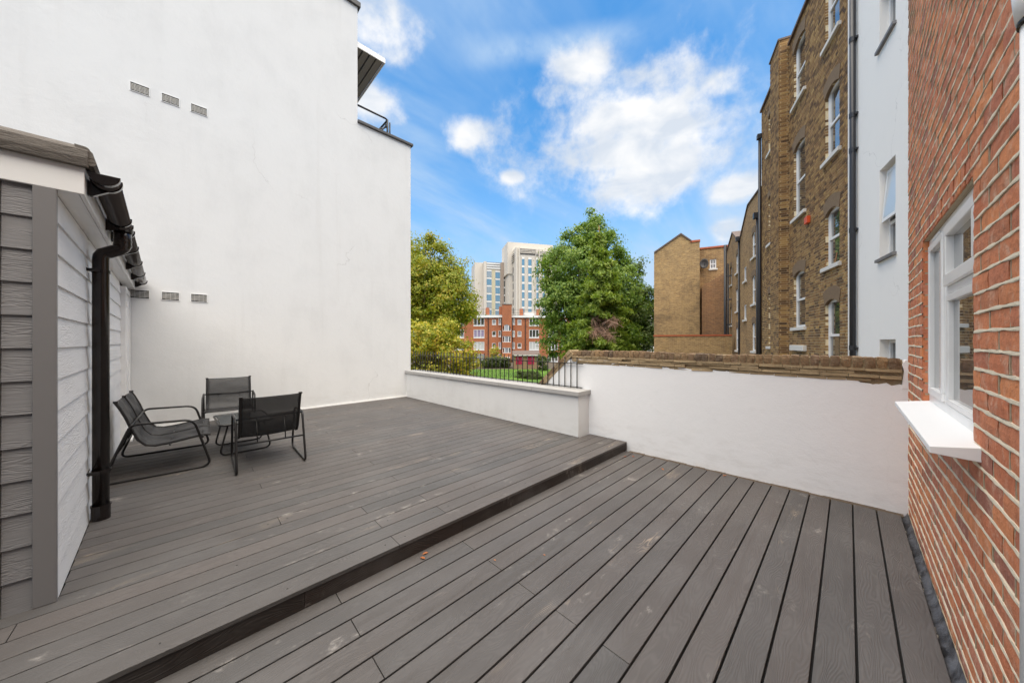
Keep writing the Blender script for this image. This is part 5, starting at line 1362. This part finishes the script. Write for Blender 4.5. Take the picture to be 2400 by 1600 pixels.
tree('lime_tree', 'tallest bushy bright green tree left of the tower view', ((1370 - 1200) / 770 * Z3, Z3 + 2), 18,
     [bl(1350, 640, Z3 + 1, 82, 70), bl(1325, 725, Z3, 68, 75), bl(1385, 570, Z3 + 2, 46, 62), bl(1400, 700, Z3 + 1, 75, 110), bl(1340, 580, Z3 + 2, 34, 36), bl(1300, 690, Z3, 34, 40), bl(1310, 790, Z3, 45, 50), bl(1400, 790, Z3, 90, 50), bl(1390, 525, Z3 + 2, 20, 24), bl(1450, 690, Z3 + 1, 52, 70), bl(1312, 625, Z3 + 1, 40, 48), bl(1438, 612, Z3 + 1, 36, 50), bl(1398, 548, Z3 + 1, 40, 40), bl(1355, 548, Z3 + 1, 24, 30)],
     600, 72000, .42, .18, 'green_leaf', 3, .45)
Z4 = 33
tree('dark_tree', 'darker loose crowned tree between the bright green trees and gable house', ((1475 - 1200) / 770 * Z3, 38), 14,
     [bl(1480, 735, 38, 50, 52), bl(1500, 700, 38, 30, 40), bl(1470, 650, 38, 26, 50), bl(1490, 790, 37, 52, 45), bl(1455, 610, 38, 14, 34), bl(1498, 630, 38, 14, 20), bl(1515, 710, 38, 22, 34)],
     240, 22000, .34, .18, 'dark_leaf', 4, .3)
# spruce with a patch of dead twigs, standing in front of the broadleaf trees
sx0 = (1404 - 1200) / 770 * 29; sp_b = FC((sx0, 29, GZ)); spt = thing('spruce_tree', 'spruce with bare orange leader and brown dead twigs in its middle', 'tree', sp_b)
ztop = EYE + (800 - 528) / 770 * 29; rs = np.random.default_rng(8); Pl = []; Dl = []; dead = []; deadN = []; m = MB(); db_ = MB()
z = GZ + 1.6; k = 0
while z < ztop - .6:
    f = (z - GZ) / (ztop - GZ); Lb = (1 - f) ** .85 * 4.6 * (0.75 + .25 * math.sin(k * 1.7)); 
    for j in range(7 if f < .75 else 5):
        a = rs.uniform(0, 6.28); L_ = Lb * rs.uniform(.7, 1.1); d = Vector((math.cos(a), math.sin(a), 0)); n_ = max(3, int(L_ / .16))
        isdead = abs(z - (EYE + (800 - 762) / 770 * 29)) < .85 and d.dot(-FWD) > .80
        isdead2 = False
        pts_ = []
        for i in range(n_ + 1):
            u = i / n_; p = sp_b + Vector((0, 0, z - GZ)) + d * L_ * u * (.92 if isdead else 1) + Vector((0, 0, .35 * L_ * (.35 * u - .75 * u * u))); pts_.append(p)
            if u > .18 and not (isdead or isdead2):
                c_ = 34 if f < .8 else 20
                q = rs.normal(size=(c_, 3)) * np.array([.17, .17, .10]) * (1.15 - .4 * u); q[:, 2] -= np.abs(rs.normal(size=c_)) * .13; Pl.append(np.array(p) + q); Dl.append(np.repeat(np.array(d)[None], c_, 0))
            elif u > .3:
                c_ = 10
                for w__ in range(c_):
                    o_ = Vector(rs.normal(size=3) * .16); db_.tube([p, p + o_ + Vector((0, 0, -.16)), p + o_ * 1.7 + Vector((0, 0, -.34))], .012, 3, cap=False)
        (db_ if isdead else m).tube(pts_[::max(1, n_ // 4)] , .025, 5)
    z += .27; k += 1
P_ = np.concatenate(Pl); leaf_mesh('foliage', P_, .135, 'conifer_leaf', spt, seed=5, aspect=2.6, N0=np.concatenate(Dl), up=.2)
m.build('branches', 'bark', spt); db_.build('dead_twigs', 'dead_leaf', spt)
m = MB(); m.tube([sp_b, sp_b + Vector((0, 0, 8)), sp_b + Vector((0, 0, ztop - GZ))], [.22, .12, .02], 8); m.build('trunk', 'pale_bark', spt, smooth=True)
# hedge and bushes near the lawn
def bush(name, label, blobs, n, size, mat, seed, cat='bush', group=None):
    c = FC((blobs[0][0], blobs[0][1], GZ)); b_ = thing(name, label, cat, c, group)
    P_, C_c, N_ = clumps([(*FC(q[:3]), q[3], q[3], q[4]) for q in blobs], max(8, n // 90), n, .22, seed, .5)
    P_[:, 2] = np.maximum(P_[:, 2], GZ + .03); leaf_mesh('foliage', P_, size, mat, b_, seed=seed, N0=N_)
    m = MB(); m.tube([c, c + Vector((0, 0, .9))], [.06, .02], 6); m.build('stem', 'bark', b_); return b_
bush('hedge', 'dark clipped hedge across the lawn before the red flats', [((1135 + k * 7.5 - 1200) / 770 * 60, 60 + (k % 2) * .3, GZ + .9, .75, 1.0) for k in range(8)], 9000, .15, 'hedge_leaf', 21, 'hedge')
bush('garden_bush', 'round dark bush beside the magenta door store', [((1273 - 1200) / 770 * 55, 55, GZ + 1.2, 1.0, 1.4)], 2600, .15, 'hedge_leaf', 22)
bush('garden_bush', 'low leafy shrubs at the right end of the lawn', [((1225 - 1200) / 770 * 44, 44, GZ + .2, .9, .7), ((1250 - 1200) / 770 * 43, 43, GZ + .3, 1.1, .8), ((1235 - 1200) / 770 * 43, 43.5, GZ + .3, 1.1, .7)], 4200, .13, 'hedge_leaf', 23)
tree('sapling', 'thin reddish sapling before the flats left of the stair tower', ((1162 - 1200) / 770 * 66, 66), 7.0, [bl(1163, 838, 66, 13, 14), bl(1158, 822, 66, 8, 12)], 30, 900, .35, .22, 'sumac_leaf', 31, .07)

# ------------------------------------------------------------------ leaves and scraps on the decks
LV = [(2.335, 2.05, DK_Z, 'curled orange leaf against the step riser'), (3.98, 2.0, 0, 'orange leaf in the corner of step and white wall'), (4.06, 1.93, 0, 'brown leaf next to the corner leaf by the white wall'),
      (1.13, 2.03, 0, 'curled orange leaf lying at the middle of the step'), (3.9, 1.5, 0, 'small orange leaf near the wall end of the lower deck'), (4.20, .95, 0, 'rusty leaf on the batten at the foot of the white wall'),
      (1.47, 1.67, 0, 'tiny yellow leaf left on the middle of the lower deck'), (1.75, 1.47, 0, 'tiny yellow leaf right of the other on the lower deck'), (1.17, 2.06, 0, 'second orange leaf touching the riser at the step middle')]
for (x, y, z, lb) in LV[1:]:
    m = MB(); s_ = .022 if 'tiny' not in lb else .009; a = random.uniform(0, 6); ca, sa = math.cos(a), math.sin(a)
    pr = [(-1, 0, 0), (-.3, .45, .25), (.5, .38, .3), (1.1, 0, .15), (.5, -.4, .3), (-.3, -.42, .3), (.1, 0, .0)]
    m.add([(x + (u * ca - v * sa) * s_, y + (u * sa + v * ca) * s_, DK_Z + .003 + w__ * s_) for u, v, w__ in pr], [(0, 6, 1), (1, 6, 2), (2, 6, 3), (3, 6, 4), (4, 6, 5), (5, 6, 0)])
    tag(m.build('fallen_leaf', 'dry_leaf', ctr=True), lb, 'leaf', 'fallen leaves on the deck')
